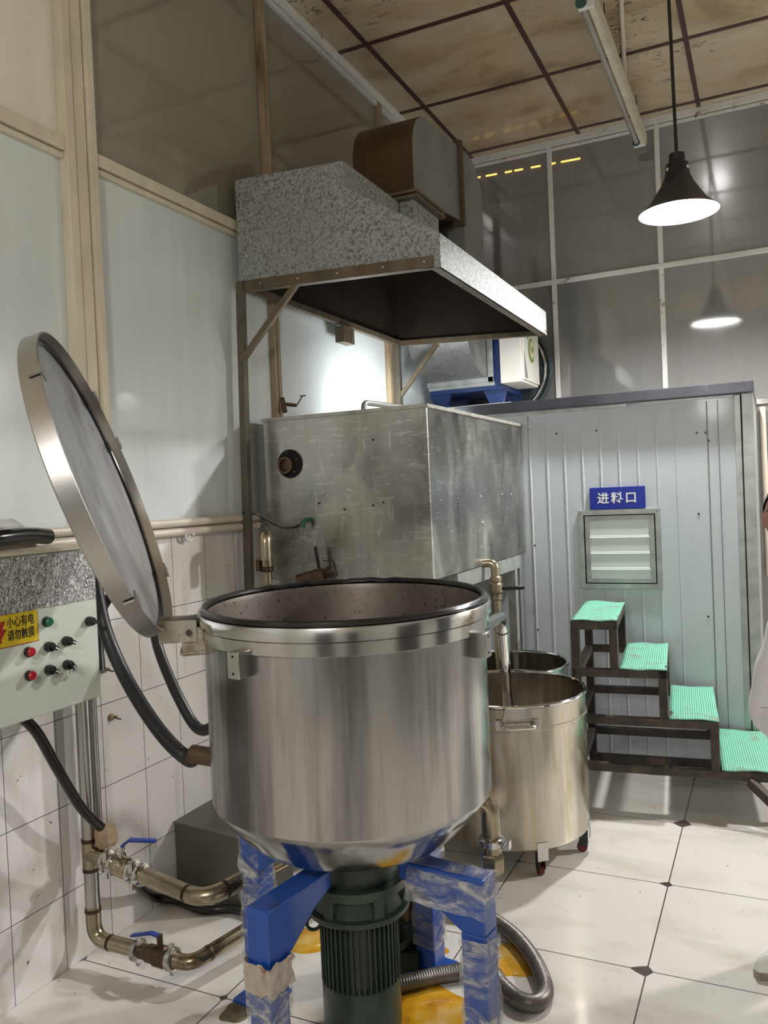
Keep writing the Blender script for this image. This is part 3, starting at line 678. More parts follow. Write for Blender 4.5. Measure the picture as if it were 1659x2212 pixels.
def selector(px, py, ang, label, plain=False):
    c = at(px, py, X=CX); c.x = CX
    o = obj('selector_switch', B().lathe([(0.0150, 0), (0.0160, 0.003), (0.0150, 0.012), (0.0138, 0.013)], c, XD, 24), 'black', cb, label=label)
    d = V((0, math.cos(ang), math.sin(ang))); u = V((0, -d.z, d.y))
    b = B(); k = c+XD*0.018
    b.prism([k-d*0.011-u*0.006, k+d*0.011-u*0.006, k+d*0.020, k+d*0.011+u*0.006, k-d*0.011+u*0.006], XD*0.013)
    b.lathe([(0.0138, 0.012), (0.0130, 0.020)], c, XD, 24)
    obj('switch_knob', b, 'black', o, smooth=30)
    if not plain: obj('pointer_mark', B().bar(k+XD*0.0133+d*0.002, k+XD*0.0133+d*0.017, 0.0035, 0.001, up=XD), 'whitepaint', o, smooth=0)
selector(103, 1397, -0.6, 'selector switch, left of the upper pair'); selector(141, 1385, -0.5, 'selector switch, right of the upper pair')
selector(104, 1447, -0.6, 'selector switch, left of the lower pair'); selector(143, 1436, -1.0, 'selector switch, right of the lower pair')
selector(191, 1342, -0.3, 'plain black rotary switch near the door edge', True)
# faint pen scribble
b = B(); rnd = random.Random(3)
y = at(131, 1470, X=CX)
for k in range(16):
    p = V((CX+0.0006, y.y+0.0042*k+rnd.uniform(-0.002, 0.002), y.z+0.0012*k+rnd.uniform(-0.002, 0.002)-(0.0 if k < 9 else -0.004)))
    if k in (9, 10): continue
    q = p+V((0, rnd.uniform(-0.004, 0.006), rnd.uniform(-0.010, 0.010)*(1 if k < 9 else 0.5))); b.bar(p, q, 0.0007, 0.0005)
    b.bar(q, q+V((0, rnd.uniform(-0.003, 0.004), rnd.uniform(-0.005, 0.005))), 0.0006, 0.0005)
obj('pen_scribble', b, 'ink', cb, smooth=0)
# things lying on the cabinet
tag(obj('rubber_hose', B().tube(curve([V((-2.06, 1.05, CZ1+0.036)), V((-2.05, 1.45, CZ1+0.037)), V((-2.06, 1.66, CZ1+0.045)), V((-2.09, 1.82, CZ1+0.050)), V((-2.12, 1.93, CZ1+0.040))], 12), 0.026, 16), 'rubber'), 'short thick black rubber hose lying on top of the cabinet', 'hose')
rows = []
for i in range(9):
    rows.append([V((-2.16+0.02*math.sin(i), 1.30+0.06*i, CZ1+0.075)), V((-2.10, 1.30+0.06*i, CZ1+0.105+0.012*mn.noise(V((i*0.6, 1, 0))))), V((-2.03, 1.30+0.058*i, CZ1+0.08+0.012*mn.noise(V((i*0.5, 2, 0)))))])
pb_ = obj('paper_sheet', B().rings(rows, False, False, False), 'paper'); pb_.modifiers.new('s', 'SOLIDIFY').thickness = 0.002
tag(pb_, 'crumpled white paper lying over the hose on the cabinet', 'paper')
# wall hook ring
hk = at(397, 1160, X=XL); hk.x = XL
o = thing('wall_hook', 'white ring hook fixed to the tiles beside the lid', 'hook', hk)
obj('base', B().lathe([(0.018, 0), (0.018, 0.006), (0.008, 0.012), (0.007, 0.03)], hk, XD, 16), 'whitepaint', o)
obj('ring', B().tube([hk+V((0.03, 0.026*math.cos(t), 0.018*math.sin(t)+0.004)) for t in [2*PI*j/20*0.88 for j in range(20)]], 0.0065, 10), 'whitepaint', o)
# broken plaster anchor on the tiles
for px, py, lab in ((222, 1447, 'beige broken anchor stub on tiles beside the cabinet'), (238, 1550, 'small beige anchor stub on the tiles below the black hoses')):
    h = at(px, py, X=XL); h.x = XL
    o = thing('wall_anchor', lab, 'wall anchor', h)
    obj('plug', B().lathe([(0.014, 0), (0.012, 0.01), (0.006, 0.014), (0.004, 0.028)], h, V((1, 0.3, 0.1)), 7), 'tape', o)
    obj('screw', B().cyl(h+V((0.005, 0.002, 0)), h+V((0.040, 0.012, -0.006)), 0.0025, seg=8), 'rust', o)

# ------------------------------------------------------------------ pipework at the lower left
PXW, PYW = -2.125, 2.045
pw = thing('steel_pipework', 'tarnished steel pipe run with two valves, low on the tiled wall', 'pipework', (PXW, PYW, 0))
obj('riser_pipe', B().cyl((PXW, PYW, 0.42), (PXW, PYW, 0.95), 0.0245, seg=24), 'steel', pw)
obj('thin_riser', B().cyl((PXW+0.005, PYW+0.043, 0.36), (PXW+0.005, PYW+0.043, 0.95), 0.011, seg=16), 'steel', pw)
obj('tee', B().cyl((PXW, PYW, 0.32), (PXW, PYW, 0.43), 0.0265, seg=24), 'brass', pw)
obj('lower_riser', B().cyl((PXW, PYW, 0.19), (PXW, PYW, 0.33), 0.0245, seg=24), 'steel', pw)
each('weld_seam', [B().cyl((PXW, PYW, z-0.006), (PXW, PYW, z+0.006), 0.0272, seg=24) for z in (0.425, 0.325, 0.185)], 'weld', pw)
q0 = V((PXW, PYW, 0.378)); q1 = at(440, 1945, Z=0.355); q1 = q0+(q1-q0); dq = (q1-q0).normalized()
q2 = kpt(0.46, math.radians(215), 0.36)
q2 = at(530, 1898, Z=0.37)
qv = at(268, 1862, Z=0.372); s_v = (qv-q0).dot(dq)
ub = obj('branch_pipe', B().tube(bend([q0, q1, q1+(q2-q1)*2.2], 0.07), 0.0265, 22), 'brass', pw, label='upper branch pipe')
for t in (0.28, 0.40, 0.66, 0.78):
    p = q0+dq*((q1-q0).length*t*0.62)
    pcl = B().lathe([(0.026, -0.009), (0.037, -0.005), (0.037, 0.005), (0.026, 0.009)], p, dq, 28)
    if t in (0.28, 0.66): pcl.box(p+V((0.018, -0.03, 0.028)), (0.014, 0.016, 0.03), 0.4).box(p+V((0.0, -0.012, -0.042)), (0.012, 0.012, 0.03), 0.4)
    obj('pipe_clamp', pcl, 'shiny', ub)
pv = q0+dq*(q1-q0).length*0.30
obj('valve_body', B().lathe([(0.028, -0.04), (0.034, -0.03), (0.034, 0.03), (0.028, 0.04)], pv, dq, 24), 'brass', ub)
obj('valve_stem', B().cyl(pv, pv+V((0, 0, 0.062)), 0.009, seg=12).cyl(pv+V((0, 0, 0.055)), pv+V((0, 0, 0.066)), 0.014, seg=12), 'shiny', ub)
hz = V((0, 0, 1)); hdir = V((0.7, 0.55, -0.05)).normalized()
obj('valve_handle', B().bar(pv+V((0, 0, 0.063)), pv+V((0, 0, 0.085))+hdir*0.03, 0.020, 0.006).bar(pv+V((0, 0, 0.085))+hdir*0.028, pv+V((0, 0, 0.075))+hdir*0.115, 0.022, 0.010), 'valveblue', ub, bev=0.003, label='blue lever handle')
for p_ in (q1+(q0-q1).normalized()*0.07, q1+(q2-q1).normalized()*0.075): 
    dd = dq if p_ is not None and (p_-q1).dot(dq) < 0 and abs((p_-q1).normalized().dot(dq)) > 0.99 else (q2-q1).normalized()
    obj('weld_seam', B().lathe([(0.027, -0.006), (0.028, 0), (0.027, 0.006)], p_, dd, 24), 'weld', ub)
# lower branch
r0 = V((PXW, PYW, 0.20)); r1 = V((PXW, PYW, 0.085)); r2 = at(412, 2083, Z=0.085); r3 = at(530, 2010, Z=0.10); dr = (r2-r1).normalized()
lbp = obj('branch_pipe', B().tube(bend([r0, r1, r1+dr*0.20], 0.075), 0.0255, 22), 'brass', pw, label='lower branch pipe')
L2 = (r2-r1).length
obj('rear_pipe', B().tube(bend([r1+dr*(L2-0.09), r2, r2+(r3-r2)*3.0], 0.07), 0.024, 22), 'brass', lbp)
obj('valve_body', B().lathe([(0.024, 0.20), (0.024, 0.235), (0.029, 0.24), (0.029, 0.27), (0.034, 0.275), (0.034, 0.31), (0.029, 0.315), (0.029, 0.35), (0.022, 0.355), (0.022, L2-0.07)], r1, dr, 24), 'rustpipe', lbp)
for t in (0.195, L2-0.075):
    obj('pipe_clamp', B().lathe([(0.026, -0.012), (0.037, -0.008), (0.037, 0.008), (0.026, 0.012)], r1+dr*t, dr, 28).bar(r1+dr*t+V((0.0, 0, -0.05)), r1+dr*t+V((0, 0, 0.05)), 0.014, 0.014), 'steel', lbp)
pv2 = r1+dr*0.29
obj('valve_stem', B().cyl(pv2, pv2+V((0, 0, 0.07)), 0.010, seg=12), 'rustpipe', lbp)
obj('valve_handle', B().bar(pv2+V((0, 0, 0.066)), pv2+V((0, 0, 0.070))-dr*0.035, 0.020, 0.007).bar(pv2+V((0, 0, 0.070))-dr*0.033, pv2+V((0, 0, 0.045))-dr*0.12, 0.020, 0.008), 'valveblue', lbp, bev=0.003, label='blue lever handle')
obj('weld_seam', B().lathe([(0.026, -0.006), (0.027, 0), (0.026, 0.006)], r1+dr*0.075, dr, 24), 'weld', lbp)
obj('weld_seam', B().lathe([(0.025, -0.006), (0.0255, 0), (0.025, 0.006)], r2+(r3-r2).normalized()*0.07, (r3-r2).normalized(), 24), 'weld', lbp)
# cable hose into the taped joint
tj = q0+V((0.065, 0.01, 0.062))
obj('taped_joint', B().lathe([(0.026, -0.035), (0.036, -0.02), (0.038, 0.01), (0.034, 0.035), (0.022, 0.04)], tj, V((-0.25, 0.1, 1)), 9), 'tape', pw, smooth=0, label='joint bound in brown packing tape')
hose('rubber_hose', [V((-2.02, 1.69, 0.96)), at(78, 1580, X=-2.02), at(118, 1650, X=-2.03), at(150, 1705, X=-2.045), at(180, 1750, X=-2.05), tj+V((-0.005, 0, 0.02))], 0.0165, 'black rubber hose from the cabinet underside down to the taped joint', False, 'rubber')
hose('rubber_hose', [V((-2.10, 2.16, 0.33)), at(290, 1905, X=-2.08), at(330, 1937, Z=0.05), at(380, 1945, Z=0.018), at(440, 1965, Z=0.017), at(510, 1965, Z=0.017), at(600, 2000, Z=0.017)], 0.016, 'black rubber hose lying on the floor behind the steel pipes', False, 'rubber')
# low steel box against the wall
bx = thing('steel_box', 'low grey steel box on the floor against the tiles behind the kettle', 'box', (-1.95, 2.8, 0))
obj('body', B().prism([(-2.185, 2.545, 0), (-1.845, 2.50, 0), (-1.80, 2.80, 0), (-2.185, 2.84, 0)], (0, 0, 0.285)), 'greybox', bx, smooth=0, bev=0.003)
obj('top_plate', B().prism([(-2.186, 2.54, 0.285), (-1.84, 2.495, 0.285), (-1.795, 2.805, 0.285), (-2.186, 2.845, 0.285)], (0, 0, 0.004)), 'greybox', bx, smooth=0)

# ------------------------------------------------------------------ steel tank on its frame
TX0, TX1, TY0, TY1, TZ0, TZ1 = -2.126, -1.300, 3.22, 4.67, 1.178, 1.918
tk = thing('steel_tank', 'big scuffed stainless steel box tank on a frame behind the kettle', 'tank', ((TX0+TX1)/2, (TY0+TY1)/2, 0))
obj('body', B().span((TX0, TY0, TZ0), (TX1, TY1, TZ1)), 'tank', tk, smooth=0, bev=0.004)
b = B().span((TX0-0.004, TY0-0.008, TZ1-0.004), (TX1+0.008, TY1, TZ1+0.012))
obj('top_edge', b, 'tanktop', tk, smooth=0)
for x, y in ((TX0+0.05, TY0+0.08), (-1.50, TY0+0.06), (TX0+0.05, TY1-0.06), (TX1-0.03, TY1-0.10)):
    obj('leg', B().box((x, y, TZ0/2), (0.05, 0.05, TZ0)), 'alu', tk, smooth=0)
obj('bottom_rail', B().span((TX1-0.05, TY0+0.3, TZ0-0.075), (TX1-0.002, TY1-0.1, TZ0-0.002)).span((TX1-0.05, TY1-0.22, 0), (TX1-0.005, TY1-0.17, TZ0-0.07)), 'alu', tk, smooth=0)
hc = at(627, 1002, Y=TY0); hc.y = TY0; YD = V((0, -1, 0))
bo = obj('burner_opening', B().lathe([(0.066, 0.001), (0.066, 0.004), (0.060, 0.005)], hc, YD, 36), 'void', tk, label='round black burner opening')
obj('burner_pipe', B().lathe([(0.038, 0.0), (0.038, 0.030), (0.030, 0.030), (0.030, 0.006), (0.02, 0.006)], hc+V((-0.012, 0, -0.006)), YD, 24), 'rustpipe', bo)
for k in range(5):
    a = 2*PI*k/5+0.4; obj('burner_clip', B().box(hc+V((math.cos(a)*0.05, -0.012, math.sin(a)*0.05)), (0.012, 0.02, 0.008), 0), 'rust', bo, smooth=0)
sc = at(672, 1122, Y=TY0); sc.y = TY0
se = obj('sensor_plug', B().cyl(sc, sc+V((-0.006, -0.05, 0.0)), 0.010, 0.008, 12).box(sc+V((-0.014, -0.045, -0.02)), (0.014, 0.012, 0.035)), 'green', tk, label='small green sensor plug')
wpts = [sc+V((-0.008, -0.05, 0)), at(640, 1137, Y=TY0-0.02), at(612, 1140, Y=TY0-0.02), at(580, 1126, Y=TY0-0.06), at(548, 1110, Y=3.1), V((-2.14, 3.05, 1.50))]
obj('sensor_wire', B().tube(curve(wpts, 10), 0.0028, 8), 'black', se)
b = B()
for px, py in ((690, 1087), (828, 1085), (806, 1092), (806, 950), (745, 1100)):
    p = at(px, py, Y=TY0); p.y = TY0; b.lathe([(0.005, 0), (0.005, 0.003), (0.003, 0.005)], p, YD, 10)
obj('rivet', b, 'weld', tk)
b = B()
for px, py in ((952, 1080), (988, 1076), (1038, 1072), (1084, 1068), (1104, 1068), (1042, 1128)):
    p = at(px, py, X=TX1); p.x = TX1; b.lathe([(0.006, 0), (0.006, 0.003), (0.003, 0.005)], p, XD, 10)
obj('rivet', b, 'shiny', tk)
# drain valve at the tank's lower front
vp = at(690, 1243, Y=TY0-0.05)
dv = obj('drain_valve', B().tube([V((vp.x-0.11, TY0-0.05, vp.z-0.02)), V((vp.x-0.03, TY0-0.05, vp.z)), V((vp.x+0.03, TY0-0.05, vp.z+0.004))], 0.024, 16).lathe([(0.02, -0.03), (0.03, -0.02), (0.03, 0.02), (0.02, 0.03)], V((vp.x, TY0-0.05, vp.z)), (1, 0, 0.05), 16).cyl(V((vp.x+0.02, TY0-0.05, vp.z)), V((vp.x+0.02, TY0+0.005, vp.z+0.012)), 0.02, seg=12), 'rustpipe', tk)
hp = V((vp.x, TY0-0.05, vp.z+0.03))
obj('valve_handle', B().bar(hp, hp+V((-0.012, -0.004, 0.10)), 0.016, 0.008), 'black', dv, bev=0.003, label='dark blue upright lever')
obj('valve_nut', B().lathe([(0.012, 0), (0.012, 0.02)], hp+V((0, 0, -0.02)), (0, 0, 1), 6), 'brass', dv)
wr = [at(727, 1243, Y=TY0-0.004), at(719, 1211, Y=TY0-0.004), at(697, 1212, Y=TY0-0.004)]
obj('bent_wire', B().tube(bend(wr, 0.005), 0.002, 6), 'rust', tk)
# drain pipe on the tank's right side
e0 = V((TX1-0.01, 3.89, TZ0+0.012)); e1 = V((TX1+0.055, 3.90, TZ0+0.012)); e2 = V((TX1+0.062, 3.90, 0.62))
dp = obj('drain_pipe', B().tube(bend([e0, e1, e2], 0.05), 0.0225, 18), 'brass', tk)
vb = V((TX1+0.057, 3.90, 1.065))
obj('valve_body', B().lathe([(0.024, -0.06), (0.030, -0.055), (0.030, -0.035), (0.026, -0.03), (0.034, -0.02), (0.034, 0.02), (0.026, 0.03), (0.030, 0.035), (0.030, 0.055), (0.024, 0.06)], vb, (0, 0, 1), 20), 'brass', dp)
obj('valve_handle', B().bar(vb+V((0.03, 0.0, 0.0)), vb+V((0.13, 0.05, -0.002)), 0.02, 0.02), 'black', dp, bev=0.005, label='black lever')
# bent pipe standing before the tank's left end
gp = V((-1.945, 2.93, 0))
gn = thing('gooseneck_pipe', 'upright tarnished pipe ending in a down-turned elbow, left of the tank', 'pipe', gp)
obj('riser', B().cyl(gp, gp+V((0, 0, 1.25)), 0.0185, seg=20), 'brass', gn)
obj('elbow', B().tube(bend([gp+V((0, 0, 1.25)), gp+V((0.0, 0, 1.40)), gp+V((0.030, -0.05, 1.40)), gp+V((0.030, -0.05, 1.30))], 0.035), 0.025, 18), 'brass', gn)
obj('clamp', B().lathe([(0.022, 0), (0.028, 0.004), (0.028, 0.022), (0.022, 0.026)], gp+V((0, 0, 1.245)), seg=20).box(gp+V((-0.03, -0.015, 1.275)), (0.02, 0.02, 0.05)), 'weld', gn)
# tap on the wall post and curved handle pipe on top of the tank
tp = V((XL+0.03, 3.45, 2.02))
o = thing('water_tap', 'small rusty tap on the wall post above the tank', 'tap', tp)
obj('body', B().cyl(tp+V((0, 0, 0.03)), tp+V((0.02, -0.01, -0.04)), 0.012, seg=12).cyl(tp+V((0.01, 0, 0)), tp+V((0.07, 0.02, -0.01)), 0.009, seg=10), 'rustpipe', o)
obj('lever', B().bar(tp+V((0.07, 0.02, -0.01)), tp+V((0.10, 0.03, 0.035)), 0.008, 0.006).bar(tp+V((0.085, 0.028, 0.035)), tp+V((0.115, 0.034, 0.035)), 0.008, 0.006), 'rustpipe', o)
t0 = at(783, 888, Y=3.55); t1 = at(785, 869, Y=3.55); t2 = at(870, 878, Y=3.95)
o = obj('bent_pipe', B().tube(bend([V((t1.x, 3.55, TZ1+0.01)), V((t1.x, 3.55, t1.z)), V((t1.x+0.06, 4.05, t1.z+0.0)), V((t1.x+0.06, 4.1, TZ1+0.01))], 0.04), 0.014, 14), 'ductgrey')
tag(o, 'dark bent pipe lying across the top of the steel tank', 'pipe')

# ------------------------------------------------------------------ extraction hood
HX0, HX1, HY0, HY1, HZ, HZR = -2.15, -1.172, 3.122, 4.86, 2.515, 2.462
hd_ = thing('extractor_hood', 'galvanised extractor hood on steel posts above the tank', 'hood', ((HX0+HX1)/2, (HY0+HY1)/2, 0))
prof = [(HX0, HZ+0.03), (HX0, 3.008), (-1.596, 2.978), (-1.596, 2.868), (HX1, 2.600), (HX1, HZR)]
b = B(); Yv = V((0, HY1-HY0, 0))
pf = [V((x, HY0, z)) for x, z in prof]; inn_ = [V((x, HY0, z)) for x, z in ((HX0+0.006, HZ+0.03), (HX0+0.006, 3.0), (-1.602, 2.97), (-1.602, 2.862), (HX1-0.006, 2.594), (HX1-0.006, HZR))]
for i in range(len(pf)-1):
    b.prism([q_+V((0, 0.005, 0)) for q_ in (pf[i], pf[i+1], inn_[i+1], inn_[i])], Yv-V((0, 0.010, 0)))
for y in (HY0, HY1-0.005):
    b.prism([V((x, y, z)) for x, z in prof], (0, 0.005, 0))
obj('canopy', b, 'galv', hd_, smooth=0)
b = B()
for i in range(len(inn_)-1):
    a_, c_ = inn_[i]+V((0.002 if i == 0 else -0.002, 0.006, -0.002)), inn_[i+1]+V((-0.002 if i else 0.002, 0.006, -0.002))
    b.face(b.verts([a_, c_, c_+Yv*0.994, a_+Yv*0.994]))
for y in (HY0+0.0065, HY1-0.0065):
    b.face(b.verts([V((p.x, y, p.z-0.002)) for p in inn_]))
obj('canopy_lining', b, 'hood_in', hd_, smooth=0, label='dark inside of the canopy')
b = B().bar((HX0, HY0-0.004, HZ+0.012), (HX1-0.03, HY0-0.004, HZR+0.028), 0.008, 0.045).bar((HX0, HY0+0.016, HZ-0.009), (HX1-0.03, HY0+0.016, HZR+0.006), 0.04, 0.005)
b.bar((HX1-0.024, HY0, HZR+0.002), (HX1-0.024, HY1, HZR+0.002), 0.045, 0.004)
b.bar((HX0+0.012, HY0, HZ+0.012), (HX0+0.012, HY1, HZ+0.012), 0.03, 0.03).bar((HX0, HY1-0.012, HZ+0.01), (HX1, HY1-0.012, HZR+0.012), 0.03, 0.03)
obj('rim_angle', b, 'angle', hd_, smooth=0)
b = B()
for t in (0.12, 0.32, 0.52, 0.74, 0.93):
    p = V((HX0+(HX1-HX0)*t, HY0-0.008, HZ+0.012-0.038*t)); b.lathe([(0.006, 0), (0.004, 0.004)], p, YD, 8)
obj('rivet', b, 'shiny', hd_)
PB = V((-2.13, 3.065, 1.08))
obj('post', B().bar((-2.128, 3.02, 0), (HX0+0.008, HY0-0.004, HZ+0.03), 0.034, 0.034), 'angle_pale', hd_, smooth=0, bev=0.002)
obj('post', B().bar((HX0+0.01, HY1-0.03, 1.93), (HX0+0.01, HY1-0.03, HZ+0.03), 0.04, 0.04), 'angle_pale', hd_, smooth=0)
obj('brace', B().bar(at(521, 782, X=-2.145), at(650, 600, Y=HY0+0.01), 0.026, 0.026), 'angle', hd_, smooth=0, bev=0.002)
obj('brace', B().bar((HX0+0.02, HY1-0.03, 2.18), at(945, 742, Y=HY1), 0.026, 0.026), 'angle', hd_, smooth=0)
jb = at(745, 727, X=HX0+0.02)
obj('junction_box', B().box((jb.x, jb.y, HZ-0.06), (0.055, 0.13, 0.09)).box((jb.x+0.03, jb.y+0.02, HZ-0.06), (0.006, 0.004, 0.088)), 'angle', hd_, smooth=0, bev=0.003)
# duct with rounded shoulder standing on the hood
DX0, DX1, DY0, DYF, DZ0 = -1.835, -1.512, 3.70, 4.36, 3.0
def yz_prism(b, poly, x0, x1): return b.prism([V((x0, y, z)) for y, z in poly], (x1-x0, 0, 0))
R_ = 0.21; arc = [(DY0+R_-R_*math.cos(t), 3.235+R_*0.98*math.sin(t)) for t in [PI/2*k/14 for k in range(15)]]
dk = thing('exhaust_duct', 'tall rounded brown and grey sheet duct standing on the hood', 'duct', ((DX0+DX1)/2, DY0, DZ0))
obj('front_bend', yz_prism(B(), [(DY0, DZ0+0.01)]+arc+[(DYF, 3.475), (DYF, DZ0+0.06), (DY0+0.36, DZ0+0.03)], DX0, DX1), 'duct', dk, smooth=30, label='brown greasy front bend')
obj('side_sheet', yz_prism(B(), [(DY0+0.001, DZ0+0.012)]+[(y+0.001, z-0.001) for y, z in arc]+[(DYF, 3.474), (DYF, DZ0+0.06), (DY0+0.36, DZ0+0.03)], DX1-0.001, DX1+0.002), 'ductgrey', dk, smooth=0)
b = B().span((DX0-0.025, DYF-0.012, DZ0+0.03), (DX1+0.028, DYF, 3.50)); b.span((DX0-0.025, DYF+0.006, DZ0+0.03), (DX1+0.028, DYF+0.018, 3.50))
obj('vertical_flange', b, 'angle', dk, smooth=0, bev=0.002)
b = B().span((DX0-0.02, DY0-0.025, DZ0-0.02), (DX1+0.025, DY0+0.36, DZ0-0.004)); b.span((DX0-0.02, DY0-0.025, DZ0+0.004), (DX1+0.025, DY0+0.36, DZ0+0.02))
obj('base_flange', b, 'angle', dk, smooth=0, bev=0.002)
def hood_z(x): return 2.868-(x+1.596)/(HX1+1.596)*0.268+0.004
def skirt(x0, x1, y0, y1, zt): return B().prism([V((x, y0, z)) for x, z in ((x0, 2.990), (-1.593, 2.984), (-1.593, hood_z(-1.593)), (x1, hood_z(x1)), (x1, zt), (x0, zt))], (0, y1-y0, 0))
obj('stub_duct', skirt(DX0+0.01, DX1-0.01, DY0+0.01, DY0+0.345, DZ0+0.002), 'galv', dk, smooth=0)
arc2 = [(DYF+0.12+R_*1.1*math.sin(t), 3.25+R_*math.cos(t)) for t in [PI/2*k/14 for k in range(15)]]
obj('rear_bend', yz_prism(B(), [(DYF+0.01, 3.46)]+arc2+[(DYF+0.34, 3.0), (DYF+0.01, 3.0)], DX0, DX1+0.02), 'ductgrey', dk, smooth=30)

obj('rear_skirt', skirt(DX0, DX1+0.02, DYF+0.01, DYF+0.34, 3.0), 'ductgrey', dk, smooth=0)

# ------------------------------------------------------------------ insulated cabin
KX0, KX1, KY0, KY1, KH = -2.10, -0.108, 4.68, 5.98, 2.055
cab = thing('insulated_cabin', 'pale grey sheet-metal cabin with feed hatch at the back', 'cabin', ((KX0+KX1)/2, KY0, 0))
obj('body', B().span((KX0, KY0, 0), (KX1, KY1, KH-0.05)), 'cabin', cab, smooth=0)
b = B(); x = -1.255
while x < -0.35:
    if not (-1.0 < x < -0.53):
        b.prism([V((x-0.008, KY0+0.001, 0)), V((x-0.003, KY0-0.004, 0)), V((x+0.003, KY0-0.004, 0)), V((x+0.008, KY0+0.001, 0))], (0, 0, KH-0.11))
    else:
        for z0, z1 in ((0, 0.96), (1.42, KH-0.11)):
            b.prism([V((x-0.008, KY0+0.001, z0)), V((x-0.003, KY0-0.004, z0)), V((x+0.003, KY0-0.004, z0)), V((x+0.008, KY0+0.001, z0))], (0, 0, z1-z0))
    x += 0.1008
obj('wall_rib', b, 'cabin', cab, smooth=0)
b = B().span((-1.262, KY0-0.003, 0), (-1.256, KY0, KH-0.08)).span((-0.292, KY0-0.0025, 0), (-0.286, KY0, KH-0.08)).span((-0.237, KY0-0.002, 0), (-0.233, KY0, KH-0.08))
obj('sheet_seam', b, 'ductgrey', cab, smooth=0)
obj('corner_trim', B().span((-0.155, KY0-0.006, 0), (-0.124, KY0, KH-0.06)).span((-0.118, KY0-0.012, 0), (KX1+0.045, KY0, KH-0.04)).span((KX1+0.001, KY0+0.001, 0), (KX1+0.044, KY1, KH-0.041)), 'alu', cab, smooth=0, bev=0.002)
obj('corner_gap', B().span((-0.124, KY0-0.004, 0), (-0.118, KY0, KH-0.06)), 'void', cab, smooth=0)
obj('roof_fascia', B().span((-1.69, KY0-0.055, KH-0.055), (KX1+0.05, KY0+0.02, KH+0.003)).span((KX1+0.001, KY0+0.021, KH-0.054), (KX1+0.049, KY1, KH+0.002)), 'fascia', cab, smooth=0, bev=0.003, label='dark roof fascia')
obj('roof_panel', B().span((KX0, KY0+0.0, KH-0.05), (KX1, KY1, KH-0.002)), 'alu', cab, smooth=0)
obj('fascia_lip', B().span((-1.62, KY0-0.012, KH-0.075), (-0.70, KY0, KH-0.055)).span((-0.62, KY0-0.010, KH-0.068), (-0.16, KY0, KH-0.055)), 'alu', cab, smooth=0)
b = B()
for px, py in ((1141, 928), (1155, 1178), (1162, 1360), (1531, 952), (1524, 935), (1509, 1110), (1530, 1332), (1202, 937), (1288, 930), (1505, 935)):
    p = at(px, py, Y=KY0); p.y = KY0; b.lathe([(0.006, 0), (0.004, 0.004)], p, YD, 8)
obj('screw', b, 'weld', cab)
# hatch
hx0, hx1, hz0, hz1 = -0.985, -0.542, 0.972, 1.414
def frame(b, x0, x1, z0, z1, w, y0, y1):
    b.span((x0, y0, z0), (x0+w, y1, z1)).span((x1-w, y0, z0), (x1, y1, z1)).span((x0+w, y0, z1-w), (x1-w, y1, z1)).span((x0+w, y0, z0), (x1-w, y1, z0+w)); return b
ht = obj('hatch', frame(B(), hx0, hx1, hz0, hz1, 0.027, KY0-0.016, KY0), 'alu', cab, smooth=0, bev=0.001)
obj('hatch_gap', B().span((hx0+0.027, KY0-0.004, hz0+0.027), (hx1-0.027, KY0-0.0005, hz1-0.027)), 'void', ht, smooth=0)
obj('door_frame', frame(B(), hx0+0.034, hx1-0.033, hz0+0.033, hz1-0.032, 0.026, KY0-0.012, KY0-0.001), 'alu', ht, smooth=0, bev=0.001)
b = B().span((hx0+0.055, KY0-0.005, hz0+0.055), (hx1-0.055, KY0-0.0008, hz1-0.055))
for z in (1.083, 1.172, 1.262):
    b.prism([V((hx0+0.058, KY0-0.004, z-0.009)), V((hx0+0.058, KY0-0.011, z-0.003)), V((hx0+0.058, KY0-0.007, z)), V((hx0+0.058, KY0-0.007, z+0.006)), V((hx0+0.058, KY0-0.004, z+0.009))], (hx1-hx0-0.116, 0, 0))
obj('door_board', b, 'shutter', ht, smooth=0, label='ribbed white board')
b = B()
for x, z in ((hx0+0.013, hz0+0.013), (hx1-0.013, hz0+0.013), (hx0+0.013, hz1-0.013), (hx1-0.013, hz1-0.013), (hx0+0.047, hz0+0.047), (hx1-0.046, hz0+0.047), (hx1-0.046, hz1-0.045)):
    b.lathe([(0.006, 0), (0.0045, 0.003), (0.002, 0.004)], V((x, KY0-0.012 if hx0+0.03 < x < hx1-0.03 else KY0-0.016, z)), YD, 10)
obj('rivet', b, 'shiny', ht)
# sign above the hatch
sg = thing('sign', 'blue sign with three white characters above the feed hatch', 'sign', (-0.767, KY0-0.01, 1.478))
obj('board', B().span((-0.918, KY0-0.014, 1.418), (-0.617, KY0-0.004, 1.540)), 'bluesign', sg, smooth=0, bev=0.002)
for k, ch in enumerate('进料口'):
    text_mesh('lettering', ch, 0.066, V((-0.844+0.0755*k, KY0-0.0145, 1.476)), (1, 0, 0), (0, 0, 1), 'whitepaint', sg, 0.0013, 0.0008)

